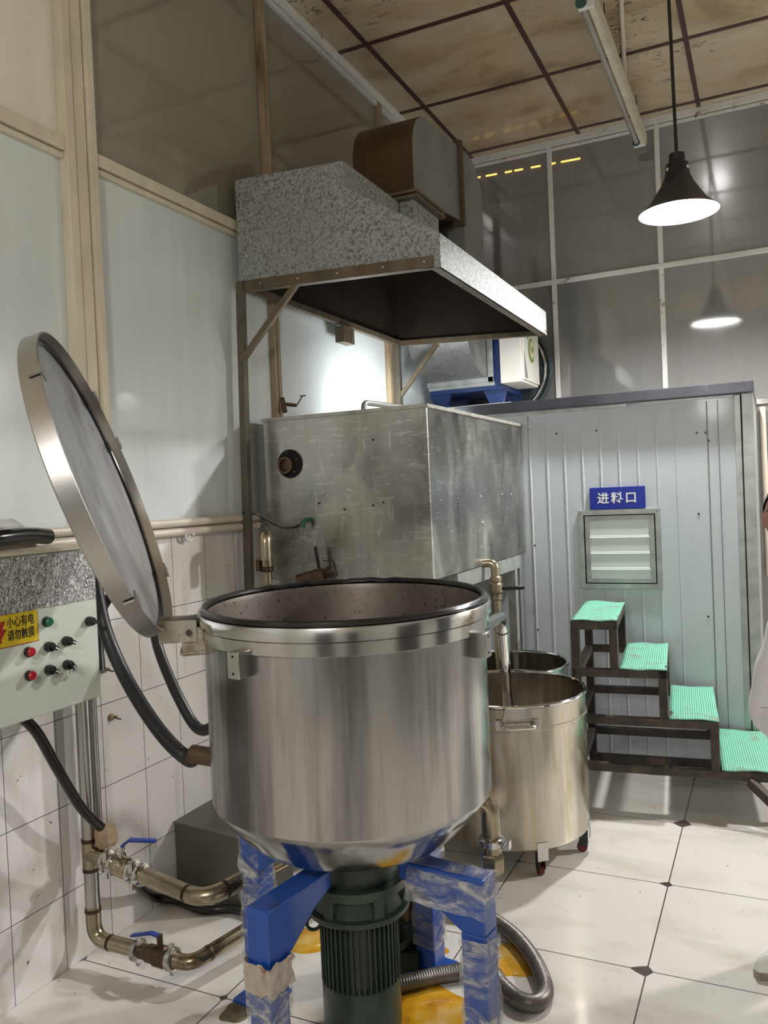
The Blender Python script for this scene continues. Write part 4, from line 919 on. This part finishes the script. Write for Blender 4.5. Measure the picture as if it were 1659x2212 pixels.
# ------------------------------------------------------------------ air purifier and fan on the cabin roof
PF = 5.36; px0, px1 = -2.11, -1.70
pu = thing('air_purifier', 'blue framed air purifier with white control box on the cabin roof', 'air purifier', (-1.8, PF+0.2, KH))
ae = [(PF-0.02, 2.315)]+[(PF-0.06-0.42*math.sin(t), 2.735-0.42*math.cos(t)) for t in [PI/2*k/14 for k in range(15)]]+[(PF-0.48, 2.74), (PF-0.10, 2.74), (PF-0.02, 2.72)]
obj('inlet_bend', yz_prism(B(), ae, px0, px1), 'galv_plain', pu, smooth=30, label='galvanised sheet inlet bend')
b = B().span((px0-0.03, PF-0.035, 2.285), (px1+0.04, PF-0.012, 2.32)).span((px1+0.003, PF-0.035, 2.285), (px1+0.04, PF-0.012, 2.74)).span((px0-0.03, PF-0.008, 2.262), (px1+0.04, PF+0.01, 2.29))
obj('inlet_flange', b, 'alu', pu, smooth=0, bev=0.002)
obj('casing', B().span((px0-0.03, PF+0.01, 2.235), (px1+0.085, PF+0.52, 2.74)), 'bluecase', pu, smooth=0, bev=0.004, label='blue casing')
for x in (px0+0.03, px1+0.02):
    for y in (PF+0.05, PF+0.44):
        obj('foot', B().prism([V((x-0.08, y, 2.24)), V((x+0.08, y, 2.24)), V((x+0.05, y, 2.135)), V((x-0.03, y, 2.135))], (0, 0.05, 0)), 'bluecase', pu, smooth=0)
obj('base_board', B().span((px0-0.05, PF-0.06, 2.09), (px1+0.16, PF+0.50, 2.135)), 'white', pu, smooth=0)
obj('base_block', B().span((px0-0.03, PF-0.04, KH-0.003), (px1+0.10, PF+0.48, 2.09)), 'ductgrey', pu, smooth=0)
cbx = obj('control_box', B().span((px1+0.088, PF-0.02, 2.268), (px1+0.235, PF+0.40, 2.74)), 'white', pu, smooth=0, bev=0.003, label='white control box with green badge')
bxr = px1+0.235
obj('box_door', B().span((bxr, PF+0.0, 2.285), (bxr+0.012, PF+0.40, 2.72)), 'white', cbx, smooth=0, bev=0.002)
bc = V((bxr+0.013, PF+0.20, 2.50))
def ell(b, c, ry, rz, x0, d, n=28): return b.prism([V((c.x+x0, c.y+ry*math.cos(2*PI*j/n), c.z+rz*math.sin(2*PI*j/n))) for j in range(n)], (d, 0, 0))
M['badge'] = simple('green_badge', (0.16, 0.25, 0.05), 0.4, 0, 0.1, 5); M['badgeface'] = simple('pale_badge', (0.62, 0.60, 0.36), 0.4, 0, 0.1, 5)
bd = obj('badge', ell(B(), bc, 0.075, 0.085, -0.0005, 0.0012), 'badge', cbx, smooth=0)
obj('badge_face', ell(B(), bc+V((0, 0.012, 0.006)), 0.058, 0.062, 0.0, 0.0014), 'badgeface', bd, smooth=0)
ell_b = ell(B(), bc+V((0, -0.085, 0.085)), 0.018, 0.02, -0.0005, 0.0012); ell_b.bar(bc+V((0, -0.10, 0.095)), bc+V((0, -0.13, 0.12)), 0.006, 0.002).bar(bc+V((0, -0.10, 0.10)), bc+V((0, -0.13, 0.085)), 0.006, 0.002)
obj('badge_leaf', ell_b, 'badge', bd, smooth=0)
text_mesh('lettering', 'CEP', 0.05, bc+V((0.0018, 0.010, 0.004)), (0, 1, 0), (0, 0, 1), 'badge', bd, 0.0008, 0.0003)
for dy, dz in ((-0.09, 0.20), (-0.085, 0.165), (0.03, 0.19), (0.035, 0.155)): obj('indicator', B().box(bc+V((0, dy, dz)), (0.004, 0.035, 0.016)), 'void', cbx, smooth=0)
obj('door_print', B().prism([bc+V((0, -0.19, -0.02)), bc+V((0, -0.19, -0.205)), bc+V((0, -0.11, -0.205))], (0.0008, 0, 0)), 'alu', cbx, smooth=0)
fc = V((-1.75, 5.86, 2.42))
fn = thing('exhaust_fan', 'round dark fan housing with bright ring behind the purifier', 'fan', (fc.x, fc.y, KH))
obj('housing', B().lathe([(0.05, 0), (0.30, 0.0), (0.31, 0.01), (0.31, 0.17), (0.05, 0.17)], fc, (0, 1, 0), 56), 'darkfan', fn)
obj('ring', B().tube([fc+V((0.315*math.cos(t), -0.004, 0.315*math.sin(t))) for t in [2*PI*j/64 for j in range(64)]], 0.012, 10, closed=True), 'shiny', fn)
obj('rear_ring', B().tube([fc+V((0.34*math.cos(t), 0.06, 0.34*math.sin(t))) for t in [2*PI*j/64 for j in range(64)]], 0.02, 10, closed=True), 'darkfan', fn)
b = B()
for k in range(14):
    a = 2*PI*k/14; b.lathe([(0.007, 0), (0.004, 0.006)], fc+V((0.285*math.cos(a), 0, 0.285*math.sin(a))), YD, 8)
obj('bolt', b, 'shiny', fn)
obj('stand', B().span((fc.x-0.2, fc.y+0.02, KH), (fc.x+0.2, fc.y+0.14, fc.z-0.22)), 'darkfan', fn, smooth=0)

# ------------------------------------------------------------------ stock pots
def pot(name, label, c, r, ztop, zbot, group):
    o = thing(name, label, 'pot', (c[0], c[1], 0), group); cc = V((c[0], c[1], 0))
    obj('body', B().lathe([(r-0.02, zbot), (r-0.004, zbot+0.004), (r, zbot+0.015), (r, ztop-0.10), (r+0.004, ztop-0.096), (r+0.004, ztop-0.086), (r, ztop-0.082), (r, ztop)], cc, seg=80, cap1=False), 'pot', o)
    obj('inside', B().lathe([(0.01, zbot+0.012), (r-0.02, zbot+0.014), (r-0.006, zbot+0.03), (r-0.004, ztop)], cc, seg=80, cap0=True, cap1=False), 'pot', o)
    obj('rolled_rim', B().tube([cc+V((r*math.cos(2*PI*j/80), r*math.sin(2*PI*j/80), ztop)) for j in range(80)], 0.0085, 10, closed=True), 'shiny', o)
    return o, cc
p1, pc = pot('stock_pot', 'tall stainless steel stock pot on castors, front of two', (-1.065, 3.426), 0.335, 0.687, 0.108, 'stock pots by the cabin')
# handle on the front
for px, py in ((1118, 1563),):
    h = hit_cyl(px, py, pc, 0.335); a = math.atan2(h.y-pc.y, h.x-pc.x); n = V((math.cos(a), math.sin(a), 0)); t = V((-n.y, n.x, 0)); c0 = V((pc.x, pc.y, h.z))+n*0.335
    hd2 = obj('handle', B().tube(bend([c0-t*0.062, c0-t*0.062+n*0.045-V((0, 0, 0.006)), c0+t*0.062+n*0.045-V((0, 0, 0.006)), c0+t*0.062], 0.02), 0.0085, 12), 'shiny', p1)
    for s_ in (-1, 1): obj('handle_plate', B().box(c0+t*0.072*s_+n*0.001-V((0, 0, 0.004)), (0.006, 0.034, 0.04), a), 'steel', hd2, bev=0.002)
    b = B()
    for s_ in (-1, 1):
        for dz in (-0.014, 0.010): b.lathe([(0.005, 0), (0.003, 0.003)], c0+t*0.082*s_+n*0.004+V((0, 0, dz)), n, 8)
    obj('rivet', b, 'shiny', hd2)
    obj('handle_boss', B().prism([c0+n*0.002+t*x+V((0, 0, z)) for x, z in ((-0.05, 0.062), (0.04, 0.062), (0.062, 0.010), (-0.062, 0.010))], n*0.004), 'steel', hd2, smooth=0, bev=0.002)
for deg in (-52, 6, 100, 185):
    n = V((math.cos(math.radians(deg)), math.sin(math.radians(deg)), 0)); a = math.radians(deg); c0 = pc+n*0.312
    cs = obj('castor', B().box(c0+n*0.022+V((0, 0, 0.105)), (0.005, 0.046, 0.075), a), 'steel', p1, smooth=0, bev=0.001)
    t = V((-n.y, n.x, 0))
    for s_ in (-1, 1): obj('fork', B().box(c0-n*0.006+t*0.013*s_+V((0, 0, 0.058)), (0.034, 0.003, 0.062), a), 'black', cs, smooth=0)
    obj('wheel', B().cyl(c0-n*0.012-t*0.010+V((0, 0, 0.022)), c0-n*0.012+t*0.010+V((0, 0, 0.022)), 0.022, seg=20), 'redwheel', cs)
b = B()
for k in range(9):
    a = 1.2+0.09*k
    for dz in (0.0,): b.lathe([(0.006, 0), (0.006, 0.002)], pc+V((0.328*math.cos(a), 0.328*math.sin(a), 0.50-0.03*(k % 3))), V((-math.cos(a), -math.sin(a), 0)), 8)
obj('drain_hole', b, 'shiny', p1)
# water surface inside
obj('liquid', B().lathe([(0.01, 0.44), (0.329, 0.44)], pc, seg=64, cap0=True, cap1=False), 'kettle_in', p1, label='dark liquid in the pot')
p2, pc2 = pot('stock_pot', 'second stainless steel pot half hidden behind the castor pot', (-1.276, 4.15), 0.31, 0.641, 0.03, 'stock pots by the cabin')
for k in range(4):
    a = PI/4+k*PI/2; obj('foot', B().cyl(pc2+V((0.22*math.cos(a), 0.22*math.sin(a), 0)), pc2+V((0.22*math.cos(a), 0.22*math.sin(a), 0.032)), 0.02, seg=12), 'steel', p2)

# ------------------------------------------------------------------ step stand
SX, SY, SA, SH, SRUN, SW = -0.889, 3.933, 0.0958, 0.227, 0.217, 0.643
SA_M = Matrix.Rotation(SA, 3, 'Z')
def stp(u, v, z): return V((SX, SY, 0))+SA_M@V((u, v, 0))+V((0, 0, z))
ss = thing('step_stand', 'rusty four-tread step stand with green ribbed mats', 'steps', stp(SRUN*2, SW/2, 0))
T = 0.038
b_legs = []
def sbar(p, q, w=T): return B().bar(p, q, w, w)
for i in range(4):                      # i = 0 top tread ... 3 lowest
    z = SH*(4-i); u0, u1 = SRUN*i+(0.0 if i == 0 else 0.0), SRUN*(i+1)
    if i == 3: u1 = SRUN*4+0.10
    zz = z-T/2-0.006
    uu = 0.0
    b = B()
    b.bar(stp(uu, T/2, zz), stp(u1, T/2, zz), T, T); b.bar(stp(uu, SW-T/2, zz), stp(u1, SW-T/2, zz), T, T)
    b.bar(stp(u1-T/2, 0, zz), stp(u1-T/2, SW, zz), T, T); b.bar(stp(T/2, 0, zz), stp(T/2, SW, zz), T, T)
    obj('tread_rail', b, 'rust', ss, smooth=0, bev=0.002)
    b = B()
    zl = SH*(3-i) if i < 3 else 0.0
    for v in (T/2, SW-T/2):
        b = B().bar(stp(u1-T/2, v, 0 if i == 3 else zl-0.006), stp(u1-T/2, v, z-T-0.004), T, T); obj('upright', b, 'rust', ss, smooth=0, bev=0.002)
    rows = []
    for k in range(13):
        u = u0+0.004+(u1-u0-0.004)*k/12
        rows.append([stp(u, -0.008+(SW+0.010)*j/16, z+0.004+0.003*mn.noise(V((u*12, j*0.5, i)))+(0.010*mn.noise(V((u*8, j, 5))) if j in (0, 16) or k in (0, 12) else 0)) for j in range(17)])
    mt = obj('tread_mat', B().rings(rows, False, False, False), 'tread', ss); mt.modifiers.new('s', 'SOLIDIFY').thickness = 0.005
    obj('tread_plate', B().prism([stp(u0+0.002, 0.004, z-0.007), stp(u1-0.002, 0.004, z-0.007), stp(u1-0.002, SW-0.004, z-0.007), stp(u0+0.002, SW-0.004, z-0.007)], (0, 0, 0.008)), 'rust', ss, smooth=0)
for v in (T/2, SW-T/2):
    obj('upright', B().bar(stp(T/2, v, 0), stp(T/2, v, SH*4-T-0.004), T, T), 'rust', ss, smooth=0, bev=0.002)
# angled prop at the low end
obj('prop', B().bar(stp(0.775, -0.005, 0.185), stp(0.99, -0.19, 0.018), T, T), 'rust', ss, smooth=0)
obj('lower_rail', B().bar(stp(T/2, SW-T/2, 0.05), stp(SRUN*4+0.08, SW-T/2, 0.05), T, T), 'rust', ss, smooth=0)

# ------------------------------------------------------------------ floor items under the kettle
gz = 0.028
g = [at(760, 2140, Z=gz), at(860, 2126, Z=gz), at(960, 2104, Z=gz), at(1050, 2095, Z=gz), at(1085, 2130, Z=gz), at(1120, 2160, Z=gz), at(1158, 2166, Z=gz), at(1178, 2140, Z=gz), at(1160, 2085, Z=gz), at(1125, 2035, Z=gz), at(1085, 2000, Z=gz), at(1045, 1978, Z=gz), at(980, 1965, Z=gz)]
hose('braided_hose', g, 0.026, 'grey ribbed hose looping on the floor beside the right kettle leg', True, 'greyhose')
def blob(name, c, rx, ry, mat, label, cat, seed, ang=0.0, n=56):
    rows = []; z0 = 0.0025
    for f in (1.0, 0.93, 0.4, 0.02):
        rows.append([V((c.x, c.y, z0 if f < 0.97 else 0.0))+Matrix.Rotation(ang, 3, 'Z')@V((math.cos(2*PI*j/n)*rx*f, math.sin(2*PI*j/n)*ry*f, 0))*(1+0.35*mn.noise(V((math.cos(2*PI*j/n)*1.3+seed, math.sin(2*PI*j/n)*1.3, 0)))) for j in range(n)])
    return tag(obj(name, B().rings(rows, True, False, True), mat, None, 60), label, cat)
blob('oil_puddle', at(930, 2185, Z=0), 0.16, 0.13, 'oil', 'large amber oil puddle on the floor right of the motor', 'puddle', 1)
blob('oil_puddle', at(885, 2048, Z=0), 0.12, 0.07, 'oil', 'small yellow oil puddle behind the motor', 'puddle', 5)
blob('oil_puddle', at(1100, 2075, Z=0), 0.09, 0.10, 'oil', 'pale yellow oil spill inside the grey hose loop', 'puddle', 9)
blob('oil_puddle', at(660, 2030, Z=0), 0.10, 0.08, 'oil', 'yellow oil spill left of the motor', 'puddle', 12)
blob('grime_patch', at(512, 2185, Z=0), 0.05, 0.055, 'grime', 'crusty brown grime patch by the left kettle leg', 'grime patch', 3)
gpz = at(878, 1975, Z=0.16)
gpp = thing('gear_pump', 'small dark pump with red cap behind the green motor', 'pump', (gpz.x, gpz.y, 0))
obj('body', B().cyl((gpz.x-0.02, gpz.y-0.06, 0.12), (gpz.x+0.03, gpz.y+0.09, 0.12), 0.055, seg=24).box((gpz.x, gpz.y, 0.035), (0.10, 0.14, 0.07), 0.2), 'motor', gpp)
obj('pump_head', B().cyl((gpz.x+0.0, gpz.y-0.02, 0.16), (gpz.x+0.0, gpz.y-0.02, 0.25), 0.035, seg=18).cyl((gpz.x-0.03, gpz.y-0.10, 0.12), (gpz.x-0.02, gpz.y-0.05, 0.12), 0.035, seg=18), 'rustpipe', gpp)
obj('cap', B().cyl((gpz.x, gpz.y-0.02, 0.25), (gpz.x, gpz.y-0.02, 0.29), 0.026, seg=16), 'red', gpp, label='red cap')

# ------------------------------------------------------------------ lamps
LX, LY, LZ = -0.374, 4.45, 2.918
pl = thing('pendant_lamp', 'lit pendant lamp with dark conical shade hanging on a black cord', 'lamp', (LX, LY, ZC))
sh = [(0.020, 0.300), (0.038, 0.296), (0.040, 0.258), (0.054, 0.246), (0.062, 0.184), (0.084, 0.138), (0.140, 0.052), (0.192, 0.004), (0.197, 0.0)]
o = obj('shade', B().lathe(sh, (LX, LY, LZ), seg=56, cap1=False), 'lampshade', pl)
obj('reflector', B().lathe([(0.02, 0.170), (0.058, 0.168), (0.081, 0.130), (0.137, 0.047), (0.194, 0.0005)], (LX, LY, LZ), seg=56, cap1=False), 'shadewhite', pl, label='white inside of the shade')
obj('bulb', B().sphere((LX, LY, LZ+0.084), 0.045, 24, 14), 'bulb', pl)
obj('socket', B().cyl((LX, LY, LZ+0.125), (LX, LY, LZ+0.172), 0.022, seg=16), 'shadewhite', pl)
for a in (0.3, 2.2, 4.2): obj('vent_hole', B().lathe([(0.008, 0), (0.008, 0.003)], V((LX+0.058*math.cos(a+3.6), LY+0.058*math.sin(a+3.6), LZ+0.215)), V((math.cos(a+3.6), math.sin(a+3.6), 0.1)), 10), 'shadewhite', pl)
obj('cord', B().cyl((LX, LY, LZ+0.29), (LX-0.012, LY, ZC), 0.0085, seg=12), 'black', pl)
TX, TZ = -0.742, 3.90
tl = thing('tube_light', 'unlit fluorescent tube fitting hanging below the stained ceiling', 'lamp', (TX, 5.1, ZC))
obj('housing', B().span((TX+0.012, 4.10, TZ-0.012), (TX+0.052, 5.93, TZ+0.045)).span((TX+0.052, 4.10, TZ-0.022), (TX+0.056, 5.93, TZ+0.048)), 'cream', tl, smooth=0, bev=0.003)
obj('tube', B().cyl((TX-0.012, 4.12, TZ-0.004), (TX-0.012, 5.90, TZ-0.004), 0.0165, seg=18), 'tube', tl)
for y in (4.09, 5.91):
    e = obj('end_cap', B().span((TX-0.032, y-0.006, TZ-0.036), (TX+0.050, y+0.022, TZ+0.03)), 'whitetrim', tl, smooth=0, bev=0.008)
    M.setdefault('teal', simple('teal_holder', (0.03, 0.10, 0.09), 0.4, 0, 0.2, 8))
    obj('tube_holder', B().cyl((TX-0.012, y-0.012, TZ-0.004), (TX-0.012, y+0.026, TZ-0.004), 0.028, seg=20), 'teal', e)
for y in (4.5, 5.65): obj('hanger', B().cyl((TX+0.03, y, TZ+0.04), (TX+0.03, y, ZC), 0.003, seg=8), 'black', tl)

# ------------------------------------------------------------------ person at the right edge
def skin_body(name, verts, edges, mat, parent, sub=2, root=0):
    me = bpy.data.meshes.new(name); me.from_pydata([v[:3] for v in verts], edges, []); me.update()
    o = bpy.data.objects.new(name, me); C.objects.link(o)
    md = o.modifiers.new('skin', 'SKIN'); md.use_smooth_shade = True
    for i, v in enumerate(verts):
        s_ = me.skin_vertices[0].data[i]; r = v[3]; s_.radius = (r, v[4] if len(v) > 4 else r); s_.use_root = (i == root)
    sd = o.modifiers.new('sub', 'SUBSURF'); sd.levels = sub; sd.render_levels = sub
    bpy.context.view_layer.update()
    m2 = bpy.data.meshes.new_from_object(o.evaluated_get(bpy.context.evaluated_depsgraph_get()))
    bpy.data.objects.remove(o); m2.name = name; m2.materials.clear(); m2.materials.append(M[mat])
    m2.polygons.foreach_set('use_smooth', [True]*len(m2.polygons))
    o2 = bpy.data.objects.new(name, m2); C.objects.link(o2)
    if parent is not None: o2.parent = parent; m2.transform(Matrix.Translation(-origin(parent)))
    return o2
PX, PY = 0.27, 2.93
# one continuous body: pelvis, legs, spine, neck, arms with five-fingered hands
HEAD = V((0.052, PY-0.06, 1.425))
bv, be = [], []
def bvx(p, r, link=None, r2=None):
    bv.append((p[0], p[1], p[2], r) if r2 is None else (p[0], p[1], p[2], r, r2)); i = len(bv)-1
    if link is not None: be.append((link, i))
    return i
pel = bvx((PX, PY, 0.80), 0.115)
ch = bvx((PX-0.05, PY-0.02, 1.08), 0.12, bvx((PX-0.02, PY, 0.93), 0.11, pel))
sh_c = bvx((PX-0.085, PY-0.03, 1.20), 0.08, ch)
nk = bvx((HEAD.x+0.045, PY-0.045, 1.29), 0.05, sh_c)
bvx((HEAD.x+0.015, PY-0.04, 1.36), 0.052, nk)
for s_ in (-1, 1):
    hp_ = bvx((PX+0.085*s_, PY, 0.74), 0.085, pel); kn = bvx((PX+0.10*s_-(0.03 if s_ < 0 else 0), PY-0.02, 0.43), 0.058, hp_)
    an = bvx((PX+0.11*s_-(0.06 if s_ < 0 else 0), PY-0.0, 0.10), 0.036, kn)
def hand(wrist, d, up, link):
    d = V(d).normalized(); side = d.cross(V(up)).normalized(); up = side.cross(d)
    pm = bvx(V(wrist)+d*0.045, 0.026, link); k0 = bvx(V(wrist)+d*0.075, 0.026, pm)
    for k, L in ((-1.5, 0.055), (-0.5, 0.068), (0.5, 0.072), (1.5, 0.062)):
        b0 = V(wrist)+d*0.085+side*(k*0.017); a = bvx(b0, 0.0085, k0)
        c_ = bvx(b0+d*L*0.5-up*0.006, 0.0080, a); bvx(b0+d*L*0.85-up*0.028, 0.0070, c_)
    th = bvx(V(wrist)+d*0.035-side*0.032, 0.0105, pm); bvx(V(wrist)+d*0.075-side*0.045-up*0.018, 0.0085, th)
arm = {}
for s_ in (-1, 1):
    if s_ < 0: shd, elb, wr = V((0.075, PY-0.03, 1.17)), V((-0.010, PY+0.0, 0.80)), V((0.13, PY-0.19, 0.735))
    else: shd, elb, wr = V((PX+0.10, PY-0.03, 1.17)), V((PX+0.21, PY+0.02, 0.90)), V((PX+0.12, PY-0.18, 0.80))
    a = bvx(shd, 0.052, sh_c); e_ = bvx(elb, 0.038, a); w = bvx(wr, 0.026, e_); arm[s_] = (shd, elb, wr)
    hand(wr, (wr-elb)+V((0, -0.02, -0.03)), (0, 0, 1), w)
ps = thing('person', 'person in a white coat standing at the right edge, facing the camera', 'person', (PX, PY, 0))
skin_body('body', bv, be, 'skin', ps, 2, 0)
# head
b = B(); rows = []; fwd = V((-0.12, -0.99, 0)).normalized(); rgt = V((-fwd.y, fwd.x, 0))*-1
def headpt(th, ph):
    z = -math.cos(th); s = math.sin(th)
    x, y = s*math.cos(ph), s*math.sin(ph)                    # y forward
    wx = 0.070*(1-0.10*max(0, -z)-0.22*max(0, -z)**3); wy = 0.090; wz = 0.108
    px, py, pz = x*wx, y*wy, z*wz
    if y > 0:
        py *= 1-0.10*max(0, -z)**2
        g = lambda cx, cz, sx, sz: math.exp(-((px-cx)/sx)**2-((pz-cz)/sz)**2)*y
        py += 0.022*g(0, -0.022, 0.012, 0.016)+0.012*g(0, 0.002, 0.009, 0.02)-0.008*(g(-0.032, 0.008, 0.016, 0.012)+g(0.032, 0.008, 0.016, 0.012))
        py += 0.006*g(0, -0.060, 0.022, 0.007)+0.006*g(0, 0.026, 0.045, 0.010)+0.006*(g(-0.042, -0.02, 0.02, 0.02)+g(0.042, -0.02, 0.02, 0.02))
        py -= 0.004*g(0, -0.054, 0.024, 0.003)
    return HEAD+rgt*px+fwd*py+V((0, 0, pz))
for i in range(1, 40): rows.append([headpt(PI*i/40, 2*PI*j/56) for j in range(56)])
hdm = obj('head', b.rings(rows), 'skin', ps, 60)
for s_ in (-1, 1):
    ec = HEAD+rgt*(0.032*s_)+fwd*0.072+V((0, 0, 0.007))
    ey = obj('eye', B().sphere(ec, 0.0125, 16, 10, (1, 1, 0.72)), 'eyewhite', hdm); obj('iris', B().sphere(ec+fwd*0.009, 0.0058, 12, 8), 'black', ey)
    obj('eyebrow', B().tube(curve([ec+rgt*(-0.017*s_)+fwd*0.017+V((0, 0, 0.019)), ec+fwd*0.019+V((0, 0, 0.024)), ec+rgt*(0.020*s_)+fwd*0.008+V((0, 0, 0.018))], 6), 0.003, 8), 'hair', hdm)
    obj('ear', B().sphere(HEAD+rgt*(0.070*s_)-fwd*0.005+V((0, 0, -0.004)), 0.026, 14, 10, (0.35, 0.6, 1.15)), 'skin', hdm)
M['lips'] = simple('lips', (0.30, 0.10, 0.09), 0.4, 0, 0.1, 9)
obj('mouth', B().tube(curve([HEAD+rgt*-0.022+fwd*0.079+V((0, 0, -0.056)), HEAD+fwd*0.092+V((0, 0, -0.055)), HEAD+rgt*0.022+fwd*0.079+V((0, 0, -0.056))], 6), 0.0042, 8), 'lips', hdm)
rows = []
for i in range(1, 22):
    th = PI*(0.42+0.58*i/22); row = []
    for j in range(56):
        ph = 2*PI*j/56; front = max(0, math.sin(ph)); t2 = th+(PI-th)*0.0
        low = 0.42+0.30*front**0.3
        t2 = PI*(low+(1-low)*i/22); p = headpt(t2, ph); row.append(HEAD+(p-HEAD)*1.07+V((0, 0, 0.003)))
    rows.append(row)
obj('hair', B().rings(rows, True, False, True), 'hair', ps, 60)
# clothing
def sleeve(s_):
    shd, elb, wr = arm[s_]; pts = curve([V((shd.x-0.02*s_, shd.y, shd.z+0.01)), shd+(elb-shd)*0.4, elb, elb+(wr-elb)*0.5, wr], 10)
    return B().tube(pts, lambda t: (0.070-0.012*t+0.010*math.sin(t*PI)+0.003*math.sin(t*40)) if t < 0.95 else 0.05, 24)
rows = []
for k in range(25):
    z = 0.60+0.64*k/24; t = k/24; cx = PX-0.085*max(0, (z-0.8)/0.4); 
    w = 0.185-0.02*math.sin(t*PI)+0.004*math.sin(k*2.1); d = 0.125-0.01*t
    if z > 1.10: q = (z-1.10)/0.14; w *= 1-0.55*q*q; d *= 1-0.45*q*q
    rows.append([V((cx+w*math.cos(2*PI*j/48)*(1+0.02*math.sin(j*1.7)), PY-0.02+d*math.sin(2*PI*j/48), z)) for j in range(48)])
ct = obj('coat', B().rings(rows, True, False, False), 'cloth', ps, 60, label='white cotton work coat')
for s_ in (-1, 1): obj('sleeve', sleeve(s_), 'cloth', ct, 60)
obj('collar', B().tube([V((HEAD.x+0.055+0.062*math.cos(t), PY-0.04+0.06*math.sin(t), 1.255+0.01*math.sin(t))) for t in [2*PI*j/24 for j in range(24)]], 0.014, 10, closed=True), 'cloth', ct)
for s_ in (-1, 1):
    f0 = V((PX+0.085*s_, PY, 0.74)); f1 = V((PX+0.10*s_-(0.03 if s_ < 0 else 0), PY-0.02, 0.43)); f2 = V((PX+0.11*s_-(0.06 if s_ < 0 else 0), PY, 0.07))
    obj('trouser_leg', B().tube(curve([f0, f1, f2], 10), lambda t: 0.098-0.036*t, 24), 'trousers', ps, 60)
    dirn = V((-0.80, -0.60, 0)).normalized() if s_ < 0 else V((0.2, -0.98, 0)).normalized(); sd = V((-dirn.y, dirn.x, 0))
    toe = V((-0.083, 2.738, 0)) if s_ < 0 else f2+dirn*0.17; heel = toe-dirn*0.25
    if s_ > 0: heel.z = toe.z = 0
    rows, rs = [], []
    for k in range(15):
        t = k/14; c = heel+(toe-heel)*t; w = 0.040*(math.sin(PI*min(1, 0.12+t*0.9)))**0.45*(1 if t < 0.98 else 0.6)+0.004
        h = 0.085 if t < 0.35 else 0.085-0.045*((t-0.35)/0.65)
        w = max(w, 0.012); h = h if t < 0.97 else h*0.7
        rows.append([c+sd*(w*math.cos(a))+V((0, 0, 0.022+max(0, h*math.sin(a)))) for a in [PI*j/12 for j in range(13)]]+[c-sd*w+V((0, 0, 0.018)), c+sd*w+V((0, 0, 0.018))])
        rs.append([c+sd*(w+0.003)*x+V((0, 0, z)) for x, z in ((-1, 0), (1, 0), (1, 0.024), (-1, 0.024))])
    so = obj('shoe', B().rings(rows), 'whitepaint', ps, 60, label='white shoe')
    obj('sole', B().rings(rs), 'sole', so, 40)
